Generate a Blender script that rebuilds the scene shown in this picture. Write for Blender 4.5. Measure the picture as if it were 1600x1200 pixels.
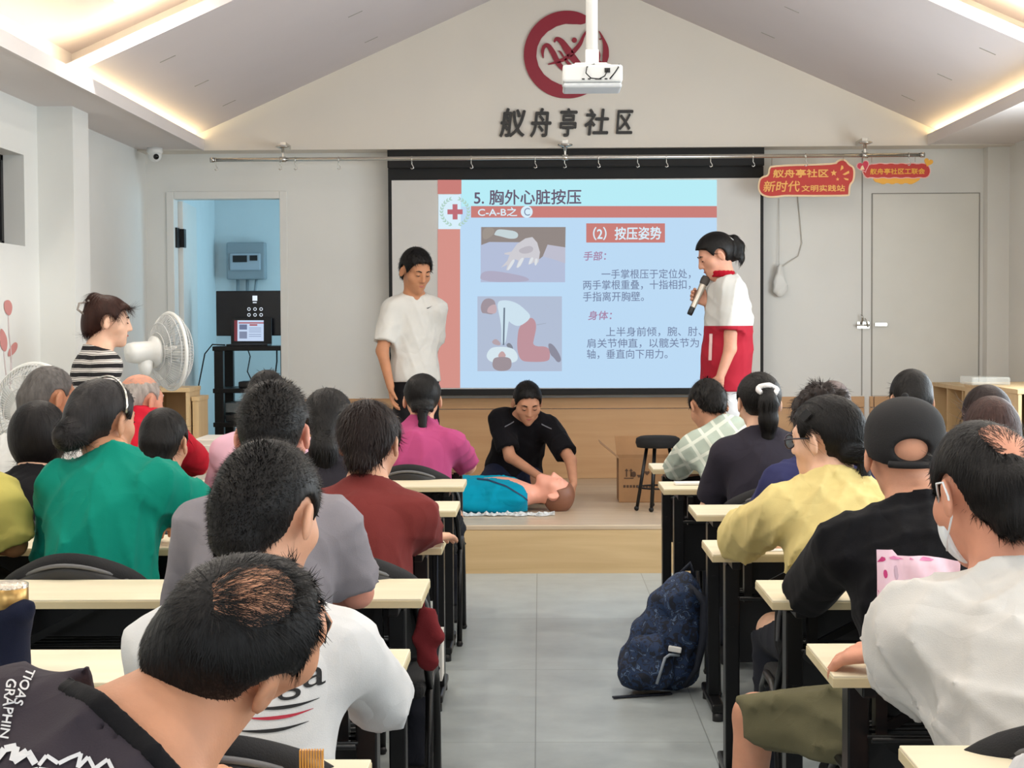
import bpy, bmesh, math, random
import numpy as np
from mathutils import Vector, Matrix
from mathutils.bvhtree import BVHTree

for _o in list(bpy.data.objects):
    bpy.data.objects.remove(_o, do_unlink=True)
SC = bpy.context.scene
COL = SC.collection
PI = math.pi
R = math.radians
rnd = random.Random(7)
nrs = np.random.RandomState(11)

# ------------------------------------------------------------------ camera
FPX = 2600.0
CAM = Vector((0.0, 0.0, 1.45))
cam_data = bpy.data.cameras.new('camera')
cam_data.sensor_fit = 'HORIZONTAL'
cam_data.sensor_width = 36.0
cam_data.lens = FPX / 1600.0 * 36.0
cam_data.clip_start = 0.05
cam_data.clip_end = 100
cam = bpy.data.objects.new('camera', cam_data)
COL.objects.link(cam)
CAMR = (Matrix.Rotation(R(0.95), 3, 'Z') @ Matrix.Rotation(R(90 - 2.12), 3, 'X') @ Matrix.Rotation(R(-0.3), 3, 'Z'))
cam.matrix_world = Matrix.Translation(CAM) @ CAMR.to_4x4()
SC.camera = cam

def P(px, py, Y):
    """the point of the room that the photograph shows at (px, py), Y metres in front of the camera"""
    v = CAMR @ Vector(((px - 800) / FPX, -(py - 600) / FPX, -1.0))
    return CAM + v * (Y / v.y)

# ------------------------------------------------------------------ world, exposure
SC.view_settings.view_transform = 'Standard'
SC.view_settings.look = 'None'
SC.view_settings.exposure = 0.30
SC.view_settings.gamma = 1.0
SC.view_settings.use_curve_mapping = False
world = bpy.data.worlds.new('world')
SC.world = world
world.use_nodes = True
_bg = world.node_tree.nodes['Background']
_bg.inputs[0].default_value = (0.75, 0.86, 1.0, 1)
_bg.inputs[1].default_value = 1.0

def area_light(name, loc, direction, sx, sy, power, color, spread=180):
    l = bpy.data.lights.new(name, 'AREA')
    l.shape = 'RECTANGLE'; l.size = sx; l.size_y = sy
    l.energy = power; l.color = color; l.spread = R(spread)
    o = bpy.data.objects.new(name, l); COL.objects.link(o)
    o.location = loc
    o.rotation_euler = Vector(direction).to_track_quat('-Z', 'Y').to_euler()
    return o
# daylight through the windows of the right wall, beside and behind the camera
for _k, _y in enumerate((-0.9, 1.6, 4.1, 6.6, 9.1)):
    area_light('window_daylight', (3.40, _y, 1.75), (-1, 0, -0.02), 1.9, 1.3, (20, 24, 28, 48, 58)[_k], (0.86, 0.95, 1.0))
# daylight through the windows of the rear wall
for _x in (-1.5, 1.8):
    area_light('window_daylight', (_x, -2.40, 1.75), (0, 1, -0.12), 2.0, 1.3, 24, (0.9, 0.96, 1.0))
# daylight of the little side room behind the doorway (its own window)
area_light('window_daylight', (-0.98, 13.5, 1.85), (-1, 0, 0), 1.2, 1.2, 12, (0.42, 0.80, 1.0))

# ------------------------------------------------------------------ helpers: materials
def lin(c):
    c = c / 255.0
    return c / 12.92 if c <= 0.04045 else ((c + 0.055) / 1.055) ** 2.4
def S(r, g, b):
    return (lin(r), lin(g), lin(b), 1.0)

def nodes_of(name):
    m = bpy.data.materials.new(name); m.use_nodes = True
    nt = m.node_tree
    return m, nt, nt.nodes, nt.links, nt.nodes['Principled BSDF']

def mat(name, rgb, rough=0.6, metal=0.0, var=0.0, vscale=6.0, bump=0.0, bscale=60.0, stretch=(1, 1, 1), emit=0.0, emit_rgb=None, sheen=0.0, alpha=1.0, spec=0.5):
    m, nt, N, L, b = nodes_of(name)
    col = S(*rgb)
    b.inputs['Base Color'].default_value = col
    b.inputs['Roughness'].default_value = rough
    b.inputs['Metallic'].default_value = metal
    b.inputs['Specular IOR Level'].default_value = spec
    tc = N.new('ShaderNodeTexCoord')
    mp = N.new('ShaderNodeMapping'); mp.inputs['Scale'].default_value = stretch
    L.new(tc.outputs['Object'], mp.inputs['Vector'])
    nz = N.new('ShaderNodeTexNoise'); nz.inputs['Scale'].default_value = vscale; nz.inputs['Detail'].default_value = 4
    L.new(mp.outputs[0], nz.inputs['Vector'])
    rp = N.new('ShaderNodeValToRGB')
    v = max(var, 0.015)
    rp.color_ramp.elements[0].position = 0.3; rp.color_ramp.elements[1].position = 0.7
    rp.color_ramp.elements[0].color = tuple(c * (1 - v) for c in col[:3]) + (1,)
    rp.color_ramp.elements[1].color = tuple(min(1, c * (1 + v)) for c in col[:3]) + (1,)
    L.new(nz.outputs['Fac'], rp.inputs[0]); L.new(rp.outputs[0], b.inputs['Base Color'])
    if bump > 0:
        n2 = N.new('ShaderNodeTexNoise'); n2.inputs['Scale'].default_value = bscale; n2.inputs['Detail'].default_value = 3
        L.new(mp.outputs[0], n2.inputs['Vector'])
        bp = N.new('ShaderNodeBump'); bp.inputs['Strength'].default_value = bump; bp.inputs['Distance'].default_value = 0.01
        L.new(n2.outputs['Fac'], bp.inputs['Height']); L.new(bp.outputs[0], b.inputs['Normal'])
    if emit > 0:
        b.inputs['Emission Color'].default_value = S(*(emit_rgb or rgb)); b.inputs['Emission Strength'].default_value = emit
    if sheen > 0:
        b.inputs['Sheen Weight'].default_value = sheen
    if alpha < 1:
        b.inputs['Alpha'].default_value = alpha
    return m

def wood(name, c1, c2, scale=3.0, stretch=(1, 12, 12), rough=0.45, planks=None, wave=0.0):
    """wood grain running along the axis with the small stretch value; planks = (axis, width) draws thin seams"""
    m, nt, N, L, b = nodes_of(name)
    tc = N.new('ShaderNodeTexCoord'); mp = N.new('ShaderNodeMapping'); mp.inputs['Scale'].default_value = stretch
    L.new(tc.outputs['Object'], mp.inputs['Vector'])
    nz = N.new('ShaderNodeTexNoise'); nz.inputs['Scale'].default_value = scale; nz.inputs['Detail'].default_value = 6; nz.inputs['Distortion'].default_value = 0.6
    L.new(mp.outputs[0], nz.inputs['Vector'])
    rp = N.new('ShaderNodeValToRGB'); rp.color_ramp.elements[0].position = 0.3; rp.color_ramp.elements[1].position = 0.72
    rp.color_ramp.elements[0].color = S(*c1); rp.color_ramp.elements[1].color = S(*c2)
    L.new(nz.outputs['Fac'], rp.inputs[0])
    out = rp.outputs[0]
    if planks:
        ax, w = planks
        sp = N.new('ShaderNodeSeparateXYZ'); L.new(tc.outputs['Object'], sp.inputs[0])
        md = N.new('ShaderNodeMath'); md.operation = 'PINGPONG'; md.inputs[1].default_value = w / 2
        L.new(sp.outputs[ax], md.inputs[0])
        lt = N.new('ShaderNodeMath'); lt.operation = 'LESS_THAN'; lt.inputs[1].default_value = 0.003
        L.new(md.outputs[0], lt.inputs[0])
        mx = N.new('ShaderNodeMix'); mx.data_type = 'RGBA'
        mx.inputs['B'].default_value = S(*[int(c * 0.8) for c in c1])
        L.new(lt.outputs[0], mx.inputs['Factor']); L.new(out, mx.inputs['A'])
        out = mx.outputs['Result']
    L.new(out, b.inputs['Base Color'])
    b.inputs['Roughness'].default_value = rough
    return m

def emat(name, rgb, base, strength):
    """a lit surface: emits rgb, reflects base"""
    m, nt, N, L, b = nodes_of(name)
    b.inputs['Base Color'].default_value = S(*base); b.inputs['Roughness'].default_value = 0.8
    b.inputs['Specular IOR Level'].default_value = 0.1
    b.inputs['Emission Color'].default_value = S(*rgb); b.inputs['Emission Strength'].default_value = strength
    return m

# ------------------------------------------------------------------ helpers: objects and meshes
def tag(o, label, cat, group=None):
    o['label'] = label; o['category'] = cat
    if group: o['group'] = group
    return o

def thing(name, label, cat, loc=(0, 0, 0), group=None, rz=0.0):
    o = bpy.data.objects.new(name, None); COL.objects.link(o)
    o.empty_display_size = 0.1
    o.location = loc; o.rotation_euler = (0, 0, rz)
    return tag(o, label, cat, group)

def origin_of(parent):
    v = Vector((0, 0, 0))
    while parent is not None:
        v += parent.location
        parent = parent.parent
    return v

def link_mesh(name, me, m, parent=None, kind=None, local=False):
    o = bpy.data.objects.new(name, me); COL.objects.link(o)
    if m is not None: me.materials.append(m)
    if parent is not None:
        o.parent = parent
        if not local:
            me.transform(Matrix.Translation(-origin_of(parent)))
    if kind: o['kind'] = kind
    return o

def copy_tree(o, parent=None):
    c = o.copy(); COL.objects.link(c)
    if parent is not None: c.parent = parent
    for ch in list(o.children):
        copy_tree(ch, c)
    return c

class MB:
    """collects simple shapes into one mesh"""
    def __init__(s): s.v = []; s.f = []; s.fl = []
    def add(s, vs, fs, smooth=False):
        n = len(s.v); s.v += [tuple(v) for v in vs]
        s.f += [tuple(i + n for i in f) for f in fs]; s.fl += [smooth] * len(fs)
        return s
    def box(s, x0, x1, y0, y1, z0, z1):
        vs = [(x, y, z) for x in (x0, x1) for y in (y0, y1) for z in (z0, z1)]
        return s.add(vs, [(0, 1, 3, 2), (4, 6, 7, 5), (0, 4, 5, 1), (2, 3, 7, 6), (0, 2, 6, 4), (1, 5, 7, 3)])
    def obox(s, c, rot, sx, sy, sz):
        rot = Matrix(rot).to_3x3(); c = Vector(c)
        vs = [c + rot @ Vector((x * sx / 2, y * sy / 2, z * sz / 2)) for x in (-1, 1) for y in (-1, 1) for z in (-1, 1)]
        return s.add(vs, [(0, 1, 3, 2), (4, 6, 7, 5), (0, 4, 5, 1), (2, 3, 7, 6), (0, 2, 6, 4), (1, 5, 7, 3)])
    def bar(s, a, b, w, h, up=(0, 0, 1)):
        a = Vector(a); b = Vector(b); y = (b - a).normalized(); up = Vector(up)
        if abs(y.dot(up)) > 0.98: up = Vector((0, 1, 0))
        x = y.cross(up).normalized(); z = x.cross(y)
        rot = Matrix((x, y, z)).transposed()
        return s.obox((a + b) / 2, rot, w, (b - a).length, h)
    def tube(s, pts, r, seg=10, closed=False):
        pts = [Vector(p) for p in pts]; n = len(pts)
        rs = r if isinstance(r, (list, tuple)) else [r] * n
        vs = []; fs = []; prev = None
        for i, p in enumerate(pts):
            if closed: t = (pts[(i + 1) % n] - pts[i - 1])
            else: t = pts[min(i + 1, n - 1)] - pts[max(i - 1, 0)]
            t.normalize()
            if prev is None:
                prev = t.cross(Vector((0, 0, 1)))
                if prev.length < 0.01: prev = t.cross(Vector((0, 1, 0)))
            prev = (prev - t * prev.dot(t)).normalized()
            q = t.cross(prev)
            for k in range(seg):
                a = 2 * PI * k / seg
                vs.append(p + (prev * math.cos(a) + q * math.sin(a)) * rs[i])
        m = n if closed else n - 1
        for i in range(m):
            for k in range(seg):
                a0 = i * seg + k; a1 = i * seg + (k + 1) % seg
                b0 = ((i + 1) % n) * seg + k; b1 = ((i + 1) % n) * seg + (k + 1) % seg
                fs.append((a0, a1, b1, b0))
        if not closed:
            fs.append(tuple(range(seg))[::-1]); fs.append(tuple((n - 1) * seg + k for k in range(seg)))
        return s.add(vs, fs, True)
    def lathe(s, prof, origin=(0, 0, 0), axis=(0, 0, 1), seg=32):
        """prof: (radius, height) pairs along the axis"""
        o = Vector(origin); z = Vector(axis).normalized()
        x = z.cross(Vector((0, 0, 1)))
        if x.length < 0.01: x = Vector((1, 0, 0))
        x.normalize(); y = z.cross(x)
        vs = []; fs = []
        for (r, h) in prof:
            for k in range(seg):
                a = 2 * PI * k / seg
                vs.append(o + z * h + (x * math.cos(a) + y * math.sin(a)) * max(r, 1e-4))
        for i in range(len(prof) - 1):
            for k in range(seg):
                fs.append((i * seg + k, i * seg + (k + 1) % seg, (i + 1) * seg + (k + 1) % seg, (i + 1) * seg + k))
        return s.add(vs, fs, True)
    def prism(s, poly, d):
        """poly: list of 3-D points of a flat outline, extruded by d"""
        poly = [Vector(p) for p in poly]; d = Vector(d); n = len(poly)
        vs = poly + [p + d for p in poly]
        fs = [tuple(range(n))[::-1], tuple(range(n, 2 * n))] + [(i, (i + 1) % n, n + (i + 1) % n, n + i) for i in range(n)]
        return s.add(vs, fs)
    def poly(s, pts): return s.add(pts, [tuple(range(len(pts)))])
    def ball(s, c, r, seg=12, sc=(1, 1, 1)):
        c = Vector(c); vs = []; fs = []
        rg = seg // 2
        for i in range(rg + 1):
            th = PI * i / rg
            for k in range(seg):
                a = 2 * PI * k / seg
                vs.append(c + Vector((max(math.sin(th), 1e-3) * math.cos(a) * sc[0], max(math.sin(th), 1e-3) * math.sin(a) * sc[1], math.cos(th) * sc[2])) * r)
        for i in range(rg):
            for k in range(seg):
                fs.append((i * seg + k, (i + 1) * seg + k, (i + 1) * seg + (k + 1) % seg, i * seg + (k + 1) % seg))
        return s.add(vs, fs, True)
    def build(s, name, m, parent=None, kind=None, bevel=0.0, local=False, seg=2):
        me = bpy.data.meshes.new(name); me.from_pydata(s.v, [], s.f)
        me.polygons.foreach_set('use_smooth', s.fl); me.update()
        bm = bmesh.new(); bm.from_mesh(me); bmesh.ops.recalc_face_normals(bm, faces=bm.faces); bm.to_mesh(me); bm.free()
        o = link_mesh(name, me, m, parent, kind, local)
        if bevel > 0:
            md = o.modifiers.new('bevel', 'BEVEL'); md.width = bevel; md.segments = seg; md.limit_method = 'ANGLE'; md.angle_limit = R(40)
        return o

_dg = None
def text_mesh(body, size=1.0, bold=0.0, shear=0.0, extrude=0.0, align='LEFT', spacing=1.0, cut=0.0):
    """the outline of a line of writing as a flat mesh in the XY plane"""
    cu = bpy.data.curves.new('writing', 'FONT'); cu.body = body; cu.size = size; cu.shear = shear
    cu.extrude = extrude; cu.align_x = align; cu.space_character = spacing; cu.resolution_u = 4
    o = bpy.data.objects.new('writing', cu); COL.objects.link(o)
    dg = bpy.context.evaluated_depsgraph_get()
    me = bpy.data.meshes.new_from_object(o.evaluated_get(dg))
    bpy.data.objects.remove(o, do_unlink=True); bpy.data.curves.remove(cu)
    me.materials.clear()
    return me

def fit_text(name, body, corner, width, height, m, parent=None, right=(1, 0, 0), up=(0, 0, 1), bold=0.0, shear=0.0, depth=0.0, spacing=1.0):
    """writing whose outline fills width x height, its lower left corner at corner"""
    me = text_mesh(body, 1.0, bold, shear, 0.0, spacing=spacing)
    n = len(me.vertices); co = np.empty(n * 3, np.float32); me.vertices.foreach_get('co', co); co = co.reshape(n, 3)
    lo = co.min(0); hi = co.max(0)
    sx = width / max(hi[0] - lo[0], 1e-6); sy = height / max(hi[1] - lo[1], 1e-6)
    r = np.array(Vector(right).normalized()); u = np.array(Vector(up).normalized()); c = np.array(corner)
    new = c + np.outer((co[:, 0] - lo[0]) * sx, r) + np.outer((co[:, 1] - lo[1]) * sy, u)
    me.vertices.foreach_set('co', new.astype(np.float32).ravel()); me.update()
    if bold > 0:                                   # a heavier face: the same outline laid down again, slightly shifted
        bm = bmesh.new(); bm.from_mesh(me); geo = bm.verts[:] + bm.edges[:] + bm.faces[:]
        dd = bold * height / max(1, 1)
        for i_, (dx, dy) in enumerate(((dd, 0), (-dd, 0), (0, dd), (0, -dd))):
            g = bmesh.ops.duplicate(bm, geom=geo)
            bmesh.ops.translate(bm, vec=Vector(right).normalized() * dx + Vector(up).normalized() * dy + Vector(right).cross(Vector(up)).normalized() * .0004 * (i_ + 1), verts=[e for e in g['geom'] if isinstance(e, bmesh.types.BMVert)])
        bm.to_mesh(me); bm.free()
    if depth > 0:
        bm = bmesh.new(); bm.from_mesh(me)
        nrm = Vector(right).cross(Vector(up)).normalized()
        g = bmesh.ops.extrude_face_region(bm, geom=bm.faces[:])
        bmesh.ops.translate(bm, vec=nrm * depth, verts=[e for e in g['geom'] if isinstance(e, bmesh.types.BMVert)])
        bm.to_mesh(me); bm.free()
    return link_mesh(name, me, m, parent)
# ------------------------------------------------------------------ materials of the room
M_wall = mat('white_wall_paint', (226, 226, 222), 0.85, var=0.02, vscale=2, bump=0.05, bscale=250)
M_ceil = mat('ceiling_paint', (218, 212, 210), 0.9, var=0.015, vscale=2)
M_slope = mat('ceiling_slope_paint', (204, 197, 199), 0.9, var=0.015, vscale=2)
M_gable = mat('gable_paint', (220, 214, 204), 0.85, var=0.015, vscale=2)
M_wains = wood('wainscot_wood', (194, 150, 106), (206, 164, 120), 2.0, (0.5, 6, 8), 0.5)
M_stage_front = wood('stage_front_wood', (190, 160, 116), (212, 184, 140), 1.6, (0.6, 6, 9), 0.4)
M_stage_top = wood('stage_top_wood', (186, 166, 142), (204, 186, 162), 2.0, (0.7, 9, 9), 0.3, planks=(1, 0.24))
M_door = mat('door_white', (224, 224, 220), 0.5)
M_groove = mat('groove_grey', (150, 147, 140), 0.8)
M_black = mat('black_metal', (16, 16, 18), 0.35, metal=0.3)
M_blackpl = mat('black_plastic', (22, 22, 24), 0.5)
M_steel = mat('steel', (200, 198, 192), 0.25, metal=1.0)
M_white = mat('white_plastic', (235, 235, 232), 0.4)
M_glass_dark = mat('dark_glass', (14, 15, 18), 0.1)

def floor_material():
    m, nt, N, L, b = nodes_of('floor_tiles')
    tc = N.new('ShaderNodeTexCoord')
    br = N.new('ShaderNodeTexBrick'); br.offset = 0.0
    br.inputs['Scale'].default_value = 1.0
    br.inputs['Brick Width'].default_value = 0.6; br.inputs['Row Height'].default_value = 1.2
    br.inputs['Mortar Size'].default_value = 0.0022; br.inputs['Mortar Smooth'].default_value = 0.1
    br.inputs['Color1'].default_value = S(170, 178, 179); br.inputs['Color2'].default_value = S(164, 172, 173)
    br.inputs['Mortar'].default_value = S(128, 134, 134)
    mp = N.new('ShaderNodeMapping'); mp.inputs['Location'].default_value = (0.02, 0.3, 0)
    L.new(tc.outputs['Object'], mp.inputs['Vector']); L.new(mp.outputs[0], br.inputs['Vector'])
    nz = N.new('ShaderNodeTexNoise'); nz.inputs['Scale'].default_value = 4; nz.inputs['Detail'].default_value = 6; nz.inputs['Roughness'].default_value = 0.65
    L.new(tc.outputs['Object'], nz.inputs['Vector'])
    rp = N.new('ShaderNodeValToRGB'); rp.color_ramp.elements[0].position = 0.3; rp.color_ramp.elements[1].position = 0.7
    rp.color_ramp.elements[0].color = (0.84, 0.84, 0.85, 1); rp.color_ramp.elements[1].color = (1.06, 1.06, 1.05, 1)
    L.new(nz.outputs['Fac'], rp.inputs[0])
    mx = N.new('ShaderNodeMix'); mx.data_type = 'RGBA'; mx.blend_type = 'MULTIPLY'; mx.inputs['Factor'].default_value = 1
    L.new(br.outputs['Color'], mx.inputs['A']); L.new(rp.outputs[0], mx.inputs['B']); L.new(mx.outputs['Result'], b.inputs['Base Color'])
    b.inputs['Roughness'].default_value = 0.38
    return m
M_floor = floor_material()

# ------------------------------------------------------------------ the room
XL, XR, YB, YF = -2.94, 3.46, -2.5, 12.45      # side walls, rear and front wall
LX, RX = -2.45, 2.83                            # inner edges of the two soffits
APX, APZ, SLOPE, EAVE = 0.19, 4.03, 0.444, 2.858
STZ, STY = 0.28, 9.57                           # stage height and front edge
def struct(name, mb, m, **k): return mb.build(name, m, kind='structure', **k)

struct('floor', MB().box(XL - .3, XR + .3, YB, STY + .01, -0.1, 0), M_floor)
_st = struct('stage', MB().box(XL, XR, STY + .012, YF, 0, STZ - .03), M_stage_front)
struct('floor_stage', MB().box(XL, XR, STY, YF + .3, STZ - .03, STZ), M_stage_top, bevel=0.006)
struct('trim_1', MB().box(XL, XR, STY - .004, STY + .012, 0.0, STZ - .03), M_stage_front)

# left wall with a high recessed window and a column
wy0, wy1, wz0, wz1 = 8.2, 9.5, 1.90, 2.42
wl = MB()
wl.box(XL - .3, XL, YB, wy0, 0, 3.9).box(XL - .3, XL, wy1, YF + .2, 0, 3.9)
wl.box(XL - .3, XL, wy0, wy1, 0, wz0).box(XL - .3, XL, wy0, wy1, wz1, 3.9)
struct('wall_left', wl, M_wall)
struct('column', MB().box(XL, -2.73, 9.76, 10.1, 0, 2.74), M_wall)
wf = MB()
for z in (wz0, wz1 - .03): wf.box(XL - .17, XL - .12, wy0, wy1, z, z + .03)
for y in (wy0, wy1 - .04, (wy0 + wy1) / 2): wf.box(XL - .17, XL - .12, y, y + .04, wz0, wz1)
_w = struct('window_1', wf, M_blackpl)
struct('window_pane', MB().box(XL - .15, XL - .14, wy0, wy1, wz0, wz1), M_glass_dark, parent=_w)

# right wall: three tall windows out of the frame let the daylight in
wr = MB()
ops = [(-1.85, 0.05), (0.65, 2.55), (3.15, 5.05), (5.65, 7.55), (8.15, 10.05)]
edges = [YB] + [v for o_ in ops for v in o_] + [YF + .2]
for i in range(0, len(edges), 2): wr.box(XR, XR + .25, edges[i], edges[i + 1], 0, 3.9)
for a, b_ in ops: wr.box(XR, XR + .25, a, b_, 0, 1.05).box(XR, XR + .25, a, b_, 2.45, 3.9)
struct('wall_right', wr, M_wall)
M_pane = mat('window_glass', (225, 235, 240), 0.05, alpha=0.15)
for i, (a, b_) in enumerate(ops):
    fr = MB()
    for z in (1.05, 2.41): fr.box(XR + .10, XR + .15, a, b_, z, z + .04)
    for y in (a, (a + b_) / 2 - .02, b_ - .04): fr.box(XR + .10, XR + .15, y, y + .04, 1.05, 2.45)
    w_ = struct('window_%d' % (i + 2), fr, M_white)
    struct('window_pane', MB().box(XR + .12, XR + .13, a, b_, 1.05, 2.45), M_pane, parent=w_)
# rear wall behind the camera
wb = MB(); rops = [(-2.5, -0.5), (0.8, 2.8)]
ed = [XL - .3, -2.5, -0.5, 0.8, 2.8, XR + .25]
for i in range(0, 6, 2): wb.box(ed[i], ed[i + 1], YB - .2, YB, 0, 3.9 if i != 2 else 4.6)
for a, b_ in rops: wb.box(a, b_, YB - .2, YB, 0, 1.05).box(a, b_, YB - .2, YB, 2.45, 4.6)
struct('wall_rear', wb, M_wall)
for i, (a, b_) in enumerate(rops):
    fr = MB()
    for z in (1.05, 2.41): fr.box(a, b_, YB - .12, YB - .07, z, z + .04)
    for x in (a, (a + b_) / 2 - .02, b_ - .04): fr.box(x, x + .04, YB - .12, YB - .07, 1.05, 2.45)
    struct('window_%d' % (i + 7), fr, M_white)

# front wall with the doorway; wainscot below
dx0, dx1, dz1 = -2.735, -1.93, 2.39
fw = MB().box(XL - .3, dx0, YF, YF + .12, 0, 2.9).box(dx1, XR + .25, YF, YF + .12, 0, 2.9).box(dx0, dx1, YF, YF + .12, dz1, 2.9)
struct('wall_front', fw, M_wall)
wn = MB()
for a, b_ in ((XL, dx0 - .05), (dx1 + .05, 2.42), (2.46, 2.487), (2.493, 3.3)):
    wn.box(a, b_, YF - .018, YF, STZ, .80); wn.box(a, b_, YF - .024, YF, .805, .885)
struct('baseboard_front', wn, M_wains, bevel=0.003)
struct('column', MB().box(3.30, XR, YF - .12, YF, STZ, 2.74), M_wall)
# door frame of the open doorway and its leaf, swung into the side room
dj = MB().box(dx0 - .05, dx0 + .006, YF - .015, YF + .13, STZ, dz1 + .05).box(dx1 - .006, dx1 + .05, YF - .015, YF + .13, STZ, dz1 + .05).box(dx0 + .006, dx1 - .006, YF - .015, YF + .13, dz1 - .006, dz1 + .05)
struct('trim_2', dj, M_door, bevel=0.004)
_d = struct('door_1', MB().obox((dx0 - .005, YF + .52, (STZ + dz1) / 2), Matrix.Rotation(R(4), 3, 'Z'), .04, .76, dz1 - STZ - .02), M_door, bevel=0.003)
_h = MB()
for z in (2.10, 0.62): _h.box(dx0 - .002, dx0 + .02, YF + .03, YF + .12, z - .075, z + .075).box(dx0 + .018, dx0 + .052, YF + .13, YF + .20, z - .07, z + .07)
struct('door_hinge', _h, M_black, parent=_d)
# flush double door in the right part of the front wall: two seams and the leaf
gr = MB()
x_a, x_b, x_c = P(1347, 400, YF).x, P(1362, 400, YF).x, P(1530, 400, YF).x
gr.box(x_a - .004, x_a + .004, YF - .003, YF + .001, .89, 2.71)
struct('trim_3', gr, M_groove)
leaf = MB().box(x_b + .006, x_c - .004, YF - .006, YF + .001, .89, P(1400, 303, YF).z)
_d2 = struct('door_2', leaf, mat('door_cream', (222, 221, 214), 0.7), bevel=0.003)
g2 = MB(); zt = P(1400, 303, YF).z
g2.box(x_b - .003, x_b + .006, YF - .004, YF + .001, STZ, zt + .004).box(x_c - .004, x_c + .004, YF - .004, YF + .001, .89, zt + .004).box(x_b, x_c, YF - .004, YF + .001, zt, zt + .006)
struct('door_gap', g2, M_groove, parent=_d2)
hz = P(1338, 507, YF).z
lk = MB().box(x_b - .11, x_b - .02, YF - .02, YF - .003, hz - .03, hz + .02).tube([(x_b - .125, YF - .028, hz - .005), (x_b - .02, YF - .028, hz - .005)], .006).tube([(x_b - .08, YF - .03, hz + .0), (x_b - .075, YF - .05, hz + .05), (x_b - .085, YF - .05, hz + .075)], .007)
lk.tube([(x_b - .055, YF - .03, hz + .045), (x_b - .04, YF - .04, hz + .02), (x_b - .03, YF - .03, hz - .02)], .004)
struct('door_latch', lk, M_steel, parent=_d2)
struct('door_hasp', MB().box(x_b + .02, x_b + .11, YF - .03, YF - .006, hz - .012, hz + .01), M_steel, parent=_d2)

# the side room seen through the doorway
M_side = mat('side_room_paint', (222, 230, 232), 0.85)
struct('wall_side_left', MB().box(-2.95, -2.81, YF + .12, 14.6, STZ, 3.0), M_side)
struct('wall_side_back', MB().box(-2.81, -.80, 14.43, 14.6, STZ, 3.0), M_side)
rm = MB()
rm.box(-.90, -.80, YF + .12, 13.0, STZ, 3.0).box(-.90, -.80, 14.1, 14.5, STZ, 3.0)
rm.box(-.90, -.80, 13.0, 14.1, STZ, 1.2).box(-.90, -.80, 13.0, 14.1, 2.5, 3.0)
struct('wall_side_right', rm, M_side)
struct('ceiling_side_room', MB().box(-2.95, -.8, YF + .1, 14.6, 2.95, 3.05), M_ceil)
struct('floor_side_room', MB().box(-2.95, -.8, YF + .1, 14.6, STZ - .06, STZ), M_stage_top)

# soffits with their lips, the gable board, the sloping ceilings
GY = 12.2
struct('ceiling_soffit_left', MB().box(XL - .3, LX, YB, YF, 2.73, 2.77).box(LX - .014, LX + .004, YB, GY, 2.72, 2.80), M_ceil)
struct('ceiling_soffit_right', MB().box(RX, XR + .25, YB, YF, 2.73, 2.77).box(RX - .004, RX + .014, YB, GY, 2.72, 2.80), M_ceil)
struct('wall_gable', MB().prism([(XL - .3, GY, 2.72), (XR + .25, GY, 2.72), (XR + .25, GY, 2.78), (RX + .2, GY, 2.80), (APX, GY, APZ + .02), (LX - .2, GY, 2.80), (XL - .3, GY, 2.78)], (0, .25, 0)), M_gable)
def slope(y0, y1, dz, th, name, ext):
    mb = MB()
    for s, ex in ((-1, LX - ext), (1, RX + ext)):
        z = APZ - SLOPE * abs(ex - APX) + dz
        mb.prism([(APX, y0, APZ + dz), (ex, y0, z), (ex, y0, z + th), (APX, y0, APZ + dz + th)], (0, y1 - y0, 0))
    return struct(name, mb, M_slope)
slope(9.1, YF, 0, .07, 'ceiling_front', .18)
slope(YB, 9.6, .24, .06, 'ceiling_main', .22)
up = MB()
for s, ex in ((-1, LX - .22), (1, RX + .22)):
    z = APZ - SLOPE * abs(ex - APX)
    up.prism([(APX, 9.55, APZ + .05), (ex, 9.55, z + .05), (ex, 9.55, z + .3), (APX, 9.55, APZ + .3)], (0, .05, 0))
    up.box(min(ex, ex + s * .03), max(ex, ex + s * .03), YB, 9.6, 2.76, 3.1)
    up.box(min(ex + .04 * s, ex + s * .07), max(ex + .04 * s, ex + s * .07), 9.6, YF, 2.76, 3.0)
struct('ceiling_cove', up, M_ceil)
# small slots left by the wiring in the ceiling boards
sl = MB()
for px, py in ((262, 92), (315, 130), (358, 161), (555, 22), (580, 62), (1237, 15), (1200, 55), (1543, 80), (1476, 120), (1419, 153)):
    # on the slope plane: solve for the distance where the ray meets it
    d = CAMR @ Vector(((px - 800) / FPX, -(py - 600) / FPX, -1)); d = d / d.y
    sg = -1 if px < 885 else 1
    t = (APZ + SLOPE * sg * APX - CAM.z) / (d.z + SLOPE * sg * d.x) if True else 0
    p = CAM + d * t
    ang = math.atan(SLOPE) * (1 if sg < 0 else -1)
    sl.obox(p, Matrix.Rotation(-ang, 3, 'Y'), .10, .012, .004)
struct('trim_4', sl, M_groove)

# lamps: the strips of light in the coves
M_led = emat('cove_strip_light', (255, 230, 172), (255, 240, 210), 19.0)
def led(name, a, b_, label, w=.022):
    return tag(MB().bar(a, b_, w, .010).build(name, M_led), label, 'light strip', 'warm light strips in the ceiling coves')
led('cove_light_strip', (LX - .07, YB + .1, 2.777), (LX - .07, GY - .03, 2.777), 'warm light strip behind the lip of the left soffit')
led('cove_light_strip', (RX + .07, YB + .1, 2.777), (RX + .07, GY - .03, 2.777), 'warm light strip behind the lip of the right soffit')
for s, ex, w_ in ((-1, LX - .1, 'left'), (1, RX + .1, 'right')):
    led('cove_light_strip', (ex, 9.19, APZ - SLOPE * abs(ex - APX) + .078), (APX, 9.19, APZ + .078), 'warm light strip on the step across the %s ceiling slope' % w_)
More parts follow.
